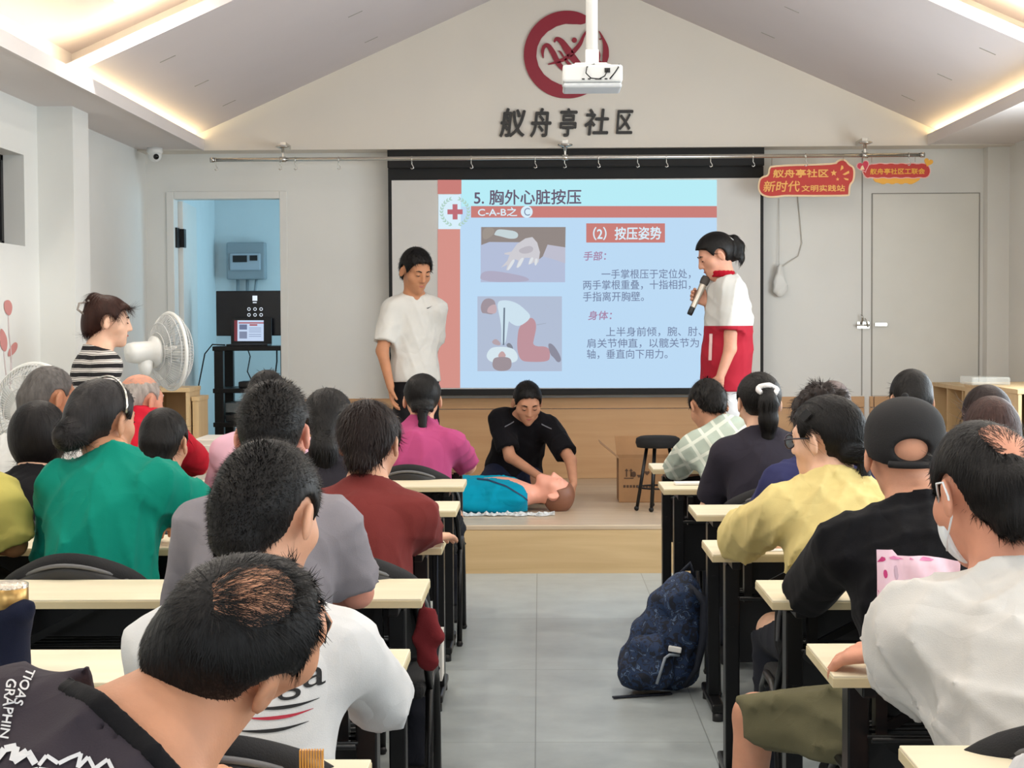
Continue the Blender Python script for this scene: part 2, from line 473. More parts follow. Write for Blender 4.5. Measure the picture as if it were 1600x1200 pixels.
# recessed downlights
M_lamp = emat('downlight_lens', (255, 238, 205), (250, 250, 245), 7.0)
def downlight(x, y, label, power=11):
    sg = -1 if x < APX else 1
    z = APZ - SLOPE * abs(x - APX) + .24
    ang = math.atan(SLOPE) * (1 if sg > 0 else -1)
    t = thing('ceiling_downlight', label, 'ceiling light', (x, y, z), 'recessed downlights in the sloping ceiling')
    q = Matrix.Rotation(ang, 3, 'Y')
    ax = q @ Vector((0, 0, -1))
    MB().lathe([(.052, 0.001), (.062, .006), (.072, .006), (.075, 0)], (x, y, z), ax, 28).build('rim', M_white, t)
    MB().lathe([(.0, .003), (.05, .003)], (x, y, z), ax, 28).build('lens', M_lamp, t)
    l = bpy.data.lights.new('downlight_bulb', 'AREA'); l.shape = 'DISK'; l.size = .11; l.energy = power; l.color = (1, .94, .84)
    o = bpy.data.objects.new('downlight_bulb', l); COL.objects.link(o); o.parent = t
    o.location = ax * .02; o.rotation_euler = (0, ang, 0)
for x, side in ((-2.2, 'left'), (2.58, 'right')):
    for i, y in enumerate((8.93, 6.9, 4.9, 2.9, 0.9)):
        downlight(x, y, ('round downlight glowing beside the step of the %s ceiling slope' if i == 0 else 'round downlight in the %s ceiling slope further from the stage') % side)
for x, side in ((-.75, 'left'), (1.13, 'right')):
    for i, y in enumerate((7.9, 5.9, 3.9, 1.9)):
        downlight(x, y, 'round downlight beside the ridge in the %s ceiling slope' % side, 12)

# ------------------------------------------------------------------ folding tables
M_top = wood('table_birch', (222, 210, 180), (232, 222, 194), 1.4, (0.8, 8, 8), 0.4)
M_edge = wood('table_edge', (204, 188, 148), (212, 198, 160), 1.4, (0.8, 8, 8), 0.45)
def make_table(name, label, loc, L=1.2):
    """one training table, its origin on the floor under the middle of the top; 0.33 deep"""
    D = .33
    t = thing(name, label, 'table', (0, 0, 0), 'folding training tables in two blocks')
    top = MB().box(-L / 2, L / 2, -D / 2, D / 2, .727, .75).build('tabletop', M_top, t, bevel=.002)
    MB().box(-L / 2 - .001, L / 2 + .001, -D / 2 - .0015, D / 2 + .0015, .7255, .7445).build('edge_band', M_edge, top, bevel=.001)
    for s in (-1, 1):
        x = s * (L / 2 - .075)
        lg = MB().box(x - .022, x + .022, -.035, .035, .06, .70).box(x - .014, x + .014, -D / 2 + .02, D / 2 - .02, .70, .727)
        lg.bar((x, -.03, .50), (x, .10, .70), .018, .018)
        leg = lg.build('leg', M_black, t, bevel=.004)
        MB().box(x - .024, x + .024, -.20, .20, .03, .062).build('foot_bar', M_black, leg, bevel=.008)
        for y in (-.18, .18):
            MB().lathe([(.0, 0), (.02, 0), (.02, .03), (.0, .03)], (x, y, .0), (0, 0, 1), 12).build('foot_glide', M_blackpl, leg)
        br = MB().box(x - .05 * s - .012, x - .05 * s + .012, -.02, .02, .58, .70)
        br.bar((x - .05 * s, 0, .60), (x - .26 * s, 0, .71), .012, .02)
        br.build('folding_brace', M_steel if False else M_black, t)
    MB().box(-L / 2 + .10, L / 2 - .10, .135, .150, .36, .69).build('modesty_panel', M_blackpl, t, bevel=.003)
    sh = MB()
    for y in (-.09, -.05, -.01, .03, .07, .11): sh.tube([(-L / 2 + .09, y, .60), (L / 2 - .09, y, .60)], .004, 6)
    sh.tube([(-L / 2 + .09, -.10, .605), (L / 2 - .09, -.10, .605)], .006, 6)
    sh.build('wire_shelf', M_black, t)
    t.location = loc
    return t
TD = .33
proto_table = None
def place_table(label, xc, yfar):
    global proto_table
    if proto_table is None:
        proto_table = make_table('folding_table', label, (xc, yfar - TD / 2, 0)); return proto_table
    c = copy_tree(proto_table); c['label'] = label; c.location = (xc, yfar - TD / 2, 0); return c
# right-hand block: far edge and left end measured on each table
RT = [(8.23, .538), (7.28, .518), (6.35, .567), (5.32, .518), (4.49, .582), (3.60, .577), (2.73, .590)]
RL = ['folding table nearest the stage on the right, person in plaid shirt leaning on it',
      'folding table with a white phone on it, before the person in charcoal t-shirt',
      'folding table between the phone table and the table of the person in glasses',
      'folding table with a sheet of paper, person in pale yellow t-shirt leaning on it',
      'folding table under the elbow of the person in the black cap',
      'folding table under the hand of the person in the white long-sleeved shirt',
      'folding table behind the chair of the person in the white long-sleeved shirt']
for (y, x), lb in zip(RT, RL): place_table(lb, x + .6, y)
for i in range(4): place_table(['second folding table of the right block, against the far shelf, nearest the stage', 'wall-side folding table right of the white phone table', 'wall-side folding table before the person with streaked brown hair', 'wall-side folding table right of the person in pale yellow t-shirt'][i], RT[i][1] + .6 + 1.205, RT[i][0])
LTB = [(8.35, -.33), (7.43, -.329), (6.51, -.315), (5.50, -.309), (4.53, -.303), (3.55, -.281), (2.645, -.273)]
LL = ['folding table nearest the stage on the left, before the person in pink polo',
      'folding table right behind the person in pink polo',
      'folding table before the person with a long black ponytail in the left block',
      'folding table under the forearm of the person in maroon',
      'folding table with a maroon pouch hanging under its end',
      'folding table between the balding bowed person and the white t-shirt',
      'folding table at the bottom edge carrying an orange comb']
for (y, x), lb in zip(LTB, LL): place_table(lb, x - .6, y)
for i in range(1, 5): place_table(['', 'wall-side folding table before the person in red polo', 'wall-side folding table before the person with a black bob', 'wall-side folding table under the elbow of the person in yellow', 'wall-side folding table with its black chair behind the person in green'][i], LTB[i][1] - .6 - 1.205, LTB[i][0])
_lx = place_table('wall-side folding table carrying the bottle in a navy cloth', LTB[5][1] - .6 - 1.205, LTB[5][0])

# ------------------------------------------------------------------ chairs
M_cush = mat('black_chair_fabric', (24, 24, 26), 0.9, bump=.2, bscale=300)
M_shell = mat('black_chair_shell', (26, 26, 28), 0.45); M_rim = mat('grey_chair_rim', (92, 92, 94), 0.4)
proto_chair = None
def curved_pad(w, z0, z1, y, th, bow, n=14, round_=0.5):
    """an upright pad, bowed and with rounded upper corners"""
    vs = []; fs = []; rows = 16
    for j in range(rows + 1):
        v = j / rows; z = z0 + (z1 - z0) * v
        hw = w / 2 * (1 - max(0, (v - .45) / .55) ** 3 * .42) * (1 - max(0, (.25 - v) / .25) ** 2 * .15)
        for side in (0, 1):
            for i in range(n + 1):
                u = -1 + 2 * i / n
                e = (1 - min(1, abs(u) ** 8)) * (1 - (abs(2 * v - 1)) ** 10)
                yy = y + bow * u * u - .06 * (v - .5) + (th / 2 * max(e, .15) if side else -th / 2 * max(e, .15))
                vs.append((u * hw, yy, z - .040 * u * u * v ** 2))
    m = n + 1
    for j in range(rows):
        for side in (0, 1):
            for i in range(n):
                a = (j * 2 + side) * m + i; b_ = ((j + 1) * 2 + side) * m + i
                fs.append((a, a + 1, b_ + 1, b_))
        for i in (0, n):
            a = j * 2 * m + i; fs.append((a, a + m, a + 3 * m, a + 2 * m))
    for j in (0, rows):
        for i in range(n):
            a = j * 2 * m + i; fs.append((a, a + 1, a + m + 1, a + m))
    return MB().add(vs, fs, True)
def make_chair(label):
    t = thing('training_chair', label, 'chair', (0, 0, 0), 'black padded chairs at the tables')
    se = MB().box(-.215, .215, -.20, .22, .405, .455).build('seat', M_cush, t, bevel=.022, seg=3)
    curved_pad(.46, .51, .82, -.205, .045, .06).build('backrest', M_cush, t)
    sh = curved_pad(.45, .505, .79, -.232, .018, .06)
    shell = sh.build('back_shell', M_shell, t)
    MB().tube([(u * .225 * (1 - max(0, (v - .45) / .55) ** 3 * .42), -.238 + .06 * u * u - .06 * (v - .5), .505 + .285 * v - .040 * u * u * v ** 2) for u, v in [(-1, .3 + .7 * k_ / 10) for k_ in range(10)] + [(-1 + 2 * k_ / 12, 1.0) for k_ in range(13)] + [(1, 1 - .7 * k_ / 10) for k_ in range(1, 11)]], .006, 8).build('rim', M_rim, shell)
    for s in (-1, 1):
        x = s * .225
        f = MB().tube([(x, .20, .0), (x, .17, .25), (x, .13, .40), (x, .06, .45), (x, -.06, .45), (x, -.14, .41), (x, -.19, .25), (x, -.23, .0)], .012, 8)
        f.tube([(x, -.12, .42), (x * .96, -.20, .55), (x * .85, -.215, .68)], .011, 8)
        leg = f.build('leg_frame', M_black, t)
        MB().ball((x, .20, .012), .016, 8).ball((x, -.23, .012), .016, 8).build('foot_glide', M_blackpl, leg)
    MB().tube([(-.225, .10, .41), (.225, .10, .41)], .010, 8).tube([(-.225, -.12, .41), (.225, -.12, .41)], .010, 8).build('crossbar', M_black, t)
    return t
def place_chair(label, x, y, rz=0.0, z=0.0):
    global proto_chair
    if proto_chair is None: proto_chair = make_chair(label); c = proto_chair
    else: c = copy_tree(proto_chair); c['label'] = label
    c.location = (x, y, z); c.rotation_euler = (0, 0, rz)
    return c
# ------------------------------------------------------------------ figures: smooth distance fields turned into meshes
A3 = lambda v: np.array((v[0], v[1], v[2]), float)
def nrm(v):
    v = A3(v); return v / max(np.linalg.norm(v), 1e-9)

class Field:
    """a list of rounded shapes, blended smoothly, then meshed on a grid that is finer where asked"""
    def __init__(s): s.p = []
    def cap(s, a, b, ra, rb=None, k=.03, flat=None, sub=False, cut=False):
        s.p.append(('c', A3(a), A3(b), ra, ra if rb is None else rb, k, flat, sub, cut)); return s
    def ell(s, c, rad, rot=None, k=.03, sub=False):
        s.p.append(('e', A3(c), np.array(rad, float), np.eye(3) if rot is None else np.array(rot, float), k, sub)); return s
    def chain(s, pts, rs, k=.02):
        for i in range(len(pts) - 1): s.cap(pts[i], pts[i + 1], rs[i], rs[i + 1], k)
        return s
    def bounds(s):
        lo = np.full(3, 1e9); hi = -lo
        for q in s.p:
            if q[0] == 'c':
                if q[7]: continue
                r = max(q[3], q[4]); lo = np.minimum(lo, np.minimum(q[1], q[2]) - r); hi = np.maximum(hi, np.maximum(q[1], q[2]) + r)
            else:
                if q[5]: continue
                e = np.sqrt(((q[3] * q[2]) ** 2).sum(1)); lo = np.minimum(lo, q[1] - e); hi = np.maximum(hi, q[1] + e)
        return lo, hi
    def mesh(s, h, fine=(), clips=(), warp=None, pad=.03):
        lo, hi = s.bounds(); lo = lo - pad; hi = hi + pad
        ax = []
        for d in range(3):
            v = [lo[d]]
            while v[-1] < hi[d]:
                st = h
                for (c, r, hf) in fine:
                    if abs(v[-1] - c[d]) < r + h * .6: st = min(st, hf)
                v.append(v[-1] + st)
            ax.append(np.array(v))
        V = np.full([len(a) for a in ax], .2, np.float32)
        X, Y, Z = ax[0][:, None, None], ax[1][None, :, None], ax[2][None, None, :]
        for q in s.p:
            if q[0] == 'c':
                _, a, b, ra, rb, k, flat, sub, cut = q
                r = max(ra, rb); m = max(k, 2 * h) + .012
                l, u = np.minimum(a, b) - r - m, np.maximum(a, b) + r + m
            else:
                _, c, rad, rot, k, sub = q
                m = max(k, 2 * h) + .012; e = np.sqrt(((rot * rad) ** 2).sum(1)); l, u = c - e - m, c + e + m
            i = [(np.searchsorted(ax[d], l[d]), np.searchsorted(ax[d], u[d])) for d in range(3)]
            if any(p_ >= q_ for p_, q_ in i): continue
            sx, sy, sz = (slice(*t) for t in i)
            x, y, z = X[sx], Y[:, sy], Z[:, :, sz]
            if q[0] == 'c':
                ba = b - a; bb = max(ba @ ba, 1e-9)
                px, py, pz = x - a[0], y - a[1], z - a[2]
                t = np.clip((px * ba[0] + py * ba[1] + pz * ba[2]) / bb, 0, 1)
                dx, dy, dz = px - ba[0] * t, py - ba[1] * t, pz - ba[2] * t
                d2 = dx * dx + dy * dy + dz * dz
                if flat is not None:
                    n, fct = flat; dn = dx * n[0] + dy * n[1] + dz * n[2]; d2 = d2 + dn * dn * (1 / fct ** 2 - 1)
                dd = np.sqrt(d2) - (ra + (rb - ra) * t)
                if cut:
                    n = ba / math.sqrt(bb); dd = np.maximum(dd, (x - b[0]) * n[0] + (y - b[1]) * n[1] + (z - b[2]) * n[2])
            else:
                px, py, pz = x - c[0], y - c[1], z - c[2]
                lx = px * rot[0, 0] + py * rot[1, 0] + pz * rot[2, 0]
                ly = px * rot[0, 1] + py * rot[1, 1] + pz * rot[2, 1]
                lz = px * rot[0, 2] + py * rot[1, 2] + pz * rot[2, 2]
                k0 = np.sqrt((lx / rad[0]) ** 2 + (ly / rad[1]) ** 2 + (lz / rad[2]) ** 2)
                k1 = np.sqrt((lx / rad[0] ** 2) ** 2 + (ly / rad[1] ** 2) ** 2 + (lz / rad[2] ** 2) ** 2) + 1e-6
                dd = k0 * (k0 - 1) / k1
            cur = V[sx, sy, sz]
            if sub:
                hh = np.maximum(k - np.abs(cur + dd), 0) / max(k, 1e-6)
                V[sx, sy, sz] = np.maximum(cur, -dd) + hh * hh * k * .25
            else:
                hh = np.maximum(k - np.abs(cur - dd), 0) / max(k, 1e-6)
                V[sx, sy, sz] = np.minimum(cur, dd) - hh * hh * k * .25
        if warp is not None: V = V + warp(X, Y, Z).astype(np.float32)
        for cl in clips:
            V = np.maximum(V, cl(X, Y, Z).astype(np.float32))
        V[0] = V[-1] = .2; V[:, 0] = V[:, -1] = .2; V[:, :, 0] = V[:, :, -1] = .2
        return surf(V, ax)

def surf(V, ax):
    """surface nets: one vertex per crossed cell, one quad per crossed edge"""
    Sg = V < 0; nx, ny, nz = V.shape
    cnt = np.zeros((nx - 1, ny - 1, nz - 1), np.int8)
    for i in (0, 1):
        for j in (0, 1):
            for k in (0, 1): cnt += Sg[i:nx - 1 + i, j:ny - 1 + j, k:nz - 1 + k]
    mask = (cnt > 0) & (cnt < 8)
    I, J, K = np.nonzero(mask); n = len(I)
    idx = np.full(mask.shape, -1, np.int64); idx[I, J, K] = np.arange(n)
    pos = np.zeros((n, 3)); w = np.zeros(n)
    for axis in range(3):
        o1, o2 = [a for a in range(3) if a != axis]
        for p1 in (0, 1):
            for p2 in (0, 1):
                off = [0, 0, 0]; off[o1] = p1; off[o2] = p2
                a = (I + off[0], J + off[1], K + off[2]); off[axis] = 1
                b = (I + off[0], J + off[1], K + off[2])
                v0, v1 = V[a], V[b]; m = (v0 < 0) != (v1 < 0)
                t = np.where(m, v0 / np.where(m, v0 - v1, 1), 0)
                for d in range(3):
                    c0 = ax[d][a[d]]; c1 = ax[d][b[d]]
                    pos[:, d] += np.where(m, c0 + (c1 - c0) * t, 0)
                w += m
    pos /= np.maximum(w, 1)[:, None]
    Q = []
    for axis in range(3):
        sl0 = [slice(1, s - 1) for s in V.shape]; sl1 = list(sl0)
        sl0[axis] = slice(0, V.shape[axis] - 1); sl1[axis] = slice(1, V.shape[axis])
        s0, s1 = Sg[tuple(sl0)], Sg[tuple(sl1)]
        for flip in (0, 1):
            e = np.nonzero((s0 & ~s1) if not flip else (~s0 & s1))
            g = [e[d] + (0 if d == axis else 1) for d in range(3)]
            o1, o2 = (axis + 1) % 3, (axis + 2) % 3
            def cell(a, b):
                c = [g[0].copy(), g[1].copy(), g[2].copy()]; c[o1] -= a; c[o2] -= b
                return idx[c[0], c[1], c[2]]
            q = np.stack([cell(1, 1), cell(0, 1), cell(0, 0), cell(1, 0)], 1)
            Q.append(q[:, ::-1] if flip else q)
    Q = np.concatenate(Q); Q = Q[(Q >= 0).all(1)]
    return pos, Q

def relax(v, q, it=1, f=.5):
    e = np.concatenate([q[:, [0, 1]], q[:, [1, 2]], q[:, [2, 3]], q[:, [3, 0]]])
    for _ in range(it):
        s = np.zeros_like(v); c = np.zeros(len(v))
        for d in range(3):
            s[:, d] = np.bincount(e[:, 0], v[e[:, 1], d], len(v)) + np.bincount(e[:, 1], v[e[:, 0], d], len(v))
        c = np.bincount(e[:, 0], minlength=len(v)) + np.bincount(e[:, 1], minlength=len(v))
        v = v + f * (s / np.maximum(c, 1)[:, None] - v)
    return v

def np_mesh(name, v, q, m, parent=None, kind=None, smooth=True):
    me = bpy.data.meshes.new(name)
    off = A3(origin_of(parent)) if parent is not None else np.zeros(3)
    v = (v - off).astype(np.float32)
    me.vertices.add(len(v)); me.vertices.foreach_set('co', v.ravel())
    me.loops.add(q.size); me.loops.foreach_set('vertex_index', q.ravel().astype(np.int32))
    me.polygons.add(len(q)); me.polygons.foreach_set('loop_start', np.arange(0, q.size, 4, dtype=np.int32))
    me.polygons.foreach_set('loop_total', np.full(len(q), 4, np.int32))
    me.polygons.foreach_set('use_smooth', np.full(len(q), smooth))
    me.update(calc_edges=True)
    return link_mesh(name, me, m, parent, kind, local=True)

def strands(v, q, n, flow, length, width, lift, droop=.25, jitter=.25, keep=None, spread=.3):
    """thin tapering blades of hair growing out of a surface"""
    c = v[q]; ar = np.linalg.norm(np.cross(c[:, 2] - c[:, 0], c[:, 3] - c[:, 1]), axis=1) + 1e-12
    pick = nrs.choice(len(q), n, p=ar / ar.sum())
    a, b = nrs.rand(n, 1), nrs.rand(n, 1); c = c[pick]
    p = (c[:, 0] * (1 - a) + c[:, 1] * a) * (1 - b) + (c[:, 3] * (1 - a) + c[:, 2] * a) * b
    nn = np.cross(c[:, 2] - c[:, 0], c[:, 3] - c[:, 1]); nn /= np.linalg.norm(nn, axis=1, keepdims=True) + 1e-12
    if keep is not None:
        k = keep(p); p, nn = p[k], nn[k]; n = len(p)
    t = flow(p); t = t - nn * (t * nn).sum(1, keepdims=True); t /= np.linalg.norm(t, axis=1, keepdims=True) + 1e-9
    t = t + nrs.randn(n, 3) * jitter; t = t - nn * (t * nn).sum(1, keepdims=True); t /= np.linalg.norm(t, axis=1, keepdims=True) + 1e-9
    L = length * (.6 + .8 * nrs.rand(n, 1)); l_ = lift * (.5 + nrs.rand(n, 1))
    d1 = t * (1 - l_) + nn * l_; d2 = t - nn * droop
    p0 = p - nn * .0015; p1 = p0 + d1 * L * .5 - nn * (L * .5) ** 2 / .27; p2 = p0 + d1 * L - nn * (L ** 2 / .27 + droop * L * .08)
    w = np.cross(t, nn) * width * (.6 + .8 * nrs.rand(n, 1))
    V = np.stack([p0 - w, p0 + w, p1 - w * .8, p1 + w * .8, p2 - w * .12, p2 + w * .12], 1).reshape(-1, 3)
    i = np.arange(n)[:, None] * 6
    return V, np.concatenate([i + [0, 1, 3, 2], i + [2, 3, 5, 4]])

def join(*vq):
    V, Q, o = [], [], 0
    for v, q in vq: V.append(v); Q.append(q + o); o += len(v)
    return np.concatenate(V), np.concatenate(Q)

def ik(Sh, W, l1, l2, pole):
    Sh, W = A3(Sh), A3(W); d = W - Sh; L = np.linalg.norm(d); u = d / L
    if L > l1 + l2 - .004: L = l1 + l2 - .004; W = Sh + u * L
    a = (l1 * l1 - l2 * l2 + L * L) / (2 * L); h = math.sqrt(max(l1 * l1 - a * a, 1e-6))
    n = A3(pole); n = nrm(n - u * (n @ u))
    return Sh + u * a + n * h, W

def fold_warp(seed, amp, fwd):
    rs = np.random.RandomState(seed); ws = []
    for i in range(6):
        d = nrm(rs.randn(3) * np.array([1, 1, .9])); fr = rs.uniform(20, 48)
        ws.append((d * fr, rs.uniform(0, 6), nrm(rs.randn(3)) * rs.uniform(6, 14), rs.uniform(0, 6)))
    def f(X, Y, Z):
        o = 0
        for (k, ph, k2, ph2) in ws:
            a = k[0] * X + k[1] * Y + k[2] * Z + ph + 1.6 * np.sin(k2[0] * X + k2[1] * Y + k2[2] * Z + ph2)
            b = .5 + .5 * np.sin(k2[1] * X + k2[2] * Y + k2[0] * Z + ph)
            o = o + (1 - np.abs(np.sin(a))) ** 2 * b * b
        return -o * amp + amp * .4
    return f

M_skin_cache = {}
def skin_mat(rgb):
    if rgb not in M_skin_cache:
        m = mat('skin', rgb, 0.55, var=.10, vscale=14, bump=.06, bscale=220, spec=.35)
        b = m.node_tree.nodes['Principled BSDF']
        b.inputs['Subsurface Weight'].default_value = .12; b.inputs['Subsurface Radius'].default_value = (.012, .005, .003)
        M_skin_cache[rgb] = m
    return M_skin_cache[rgb]
M_hair_cache = {}
def hair_mat(rgb, streak=.25):
    if rgb not in M_hair_cache:
        M_hair_cache[rgb] = mat('hair', rgb, 0.48, var=streak, vscale=70, bump=.25, bscale=130, stretch=(1, 1, .18), spec=.22)
    return M_hair_cache[rgb]
M_cloth_cache = {}
def cloth(rgb, name='cotton'):
    if rgb not in M_cloth_cache:
        m = mat(name + '_cloth', rgb, 0.9, var=.04, vscale=9, bump=.12, bscale=420, sheen=.03, spec=.12)
        nt = m.node_tree; N, L = nt.nodes, nt.links; b = N['Principled BSDF']
        tc = [n for n in N if n.type == 'TEX_COORD'][0]; old = [n for n in N if n.type == 'BUMP'][0]
        nz = N.new('ShaderNodeTexNoise'); nz.inputs['Scale'].default_value = 4.5; nz.inputs['Detail'].default_value = 1.2; nz.inputs['Distortion'].default_value = .9
        rg = N.new('ShaderNodeMath'); rg.operation = 'PINGPONG'; rg.inputs[1].default_value = .14
        b2 = N.new('ShaderNodeBump'); b2.inputs['Strength'].default_value = .35; b2.inputs['Distance'].default_value = .06
        L.new(tc.outputs['Object'], nz.inputs['Vector']); L.new(nz.outputs['Fac'], rg.inputs[0]); L.new(rg.outputs[0], b2.inputs['Height'])
        L.new(b2.outputs[0], old.inputs['Normal'])
        M_cloth_cache[rgb] = m
    return M_cloth_cache[rgb]
SKIN = (206, 156, 128); SKIN_TAN = (178, 124, 94); SKIN_PALE = (226, 182, 156)
BLACK_HAIR = (15, 13, 13)
M_lip = mat('lip', (170, 96, 88), .5); M_brow = mat('brow', (36, 28, 26), .8); M_eye = mat('eye', (22, 16, 14), .2)
M_sole = mat('shoe_rubber', (225, 225, 225), .6)

CR_C, CR_R = np.array((0, -.012, .030)), np.array((.0745, .094, .083))

def hand_shape(F, W, D, N, side, curl=.5, spread=.06, s=1.0, curls=None):
    """palm, four fingers of different lengths and a thumb from the side of the palm"""
    D = nrm(D); N = A3(N); N = nrm(N - D * (N @ D)); T = np.cross(D, N) * side; W = A3(W)
    offs = (.029, .0095, -.010, -.028); lens = (.070, .079, .073, .057)
    for i in range(4):
        K = W + (D * (.088 - .004 * abs(i - 1)) + T * offs[i]) * s
        F.cap(W + T * offs[i] * .55 * s + D * .012 * s, K, .0135 * s, .0115 * s, .012)
        c = curl if curls is None else curls[i]
        p = K; fd = nrm(D + T * (1.5 - i) * spread)
        for j, (fr, an) in enumerate(((.46, .55), (.30, 1.25), (.24, 1.75))):
            a = an * c * 1.1
            dd = fd * math.cos(a) + N * math.sin(a)
            e = p + dd * lens[i] * fr * s
            F.cap(p, e, (.0095 - .0007 * j) * s, (.0088 - .0008 * j) * s, .004); p = e
    b = W + (D * .022 + T * .026 + N * .004) * s
    m_ = b + nrm(D * .72 + T * .62 + N * .35) * .045 * s
    F.cap(W + D * .01 * s, b, .017 * s, .0165 * s, .012).cap(b, m_, .0145 * s, .0115 * s, .008)
    F.cap(m_, m_ + nrm(D * .95 + T * .15 + N * (.35 + .3 * curl)) * .034 * s, .0108 * s, .0085 * s, .004)

def head_shape(F, hp, Rh, s, ears=True, k=.02):
    E = lambda c, r, **kw: F.ell(hp(*c), np.array(r) * s, Rh, **kw)
    Cp = lambda a, b, ra, rb=None, **kw: F.cap(hp(*a), hp(*b), ra * s, None if rb is None else rb * s, **kw)
    E((0, -.012, .030), CR_R, k=.02)
    E((0, .028, -.028), (.060, .062, .076), k=.03)
    E((0, .050, -.074), (.036, .034, .034), k=.03)
    Cp((-.045, .045, -.022), (.045, .045, -.022), .024, k=.025)
    Cp((0, .070, -.098), (0, .074, -.094), .016, k=.02)
    Cp((-.034, .070, .026), (.034, .070, .026), .013, k=.02)
    for x in (-1, 1):
        E((x * .031, .094, .008), (.017, .013, .011), k=.014, sub=True)
        E((x * .031, .0765, .006), (.0135, .011, .011), k=.004)
    Cp((0, .086, .018), (0, .104, -.024), .0085, .0115, k=.014)
    for x in (-1, 1): Cp((x * .012, .092, -.029), (x * .010, .097, -.026), .0075, k=.008)
    Cp((-.017, .083, -.054), (.017, .083, -.054), .0065, k=.010)
    Cp((-.014, .082, -.066), (.014, .082, -.066), .0070, k=.010)
    Cp((-.018, .0905, -.060), (.018, .0905, -.060), .0025, k=.003, sub=True)
    if ears:
        for x in (-1, 1):
            F.ell(hp(x * .083, -.012, -.006), np.array((.0085, .019, .034)) * s, Rh @ np.array(Matrix.Rotation(R(x * 22), 3, 'Z') @ Matrix.Rotation(R(-12), 3, 'X')), k=.010)
            F.ell(hp(x * .094, -.006, -.004), np.array((.007, .010, .018)) * s, Rh, k=.006, sub=True)

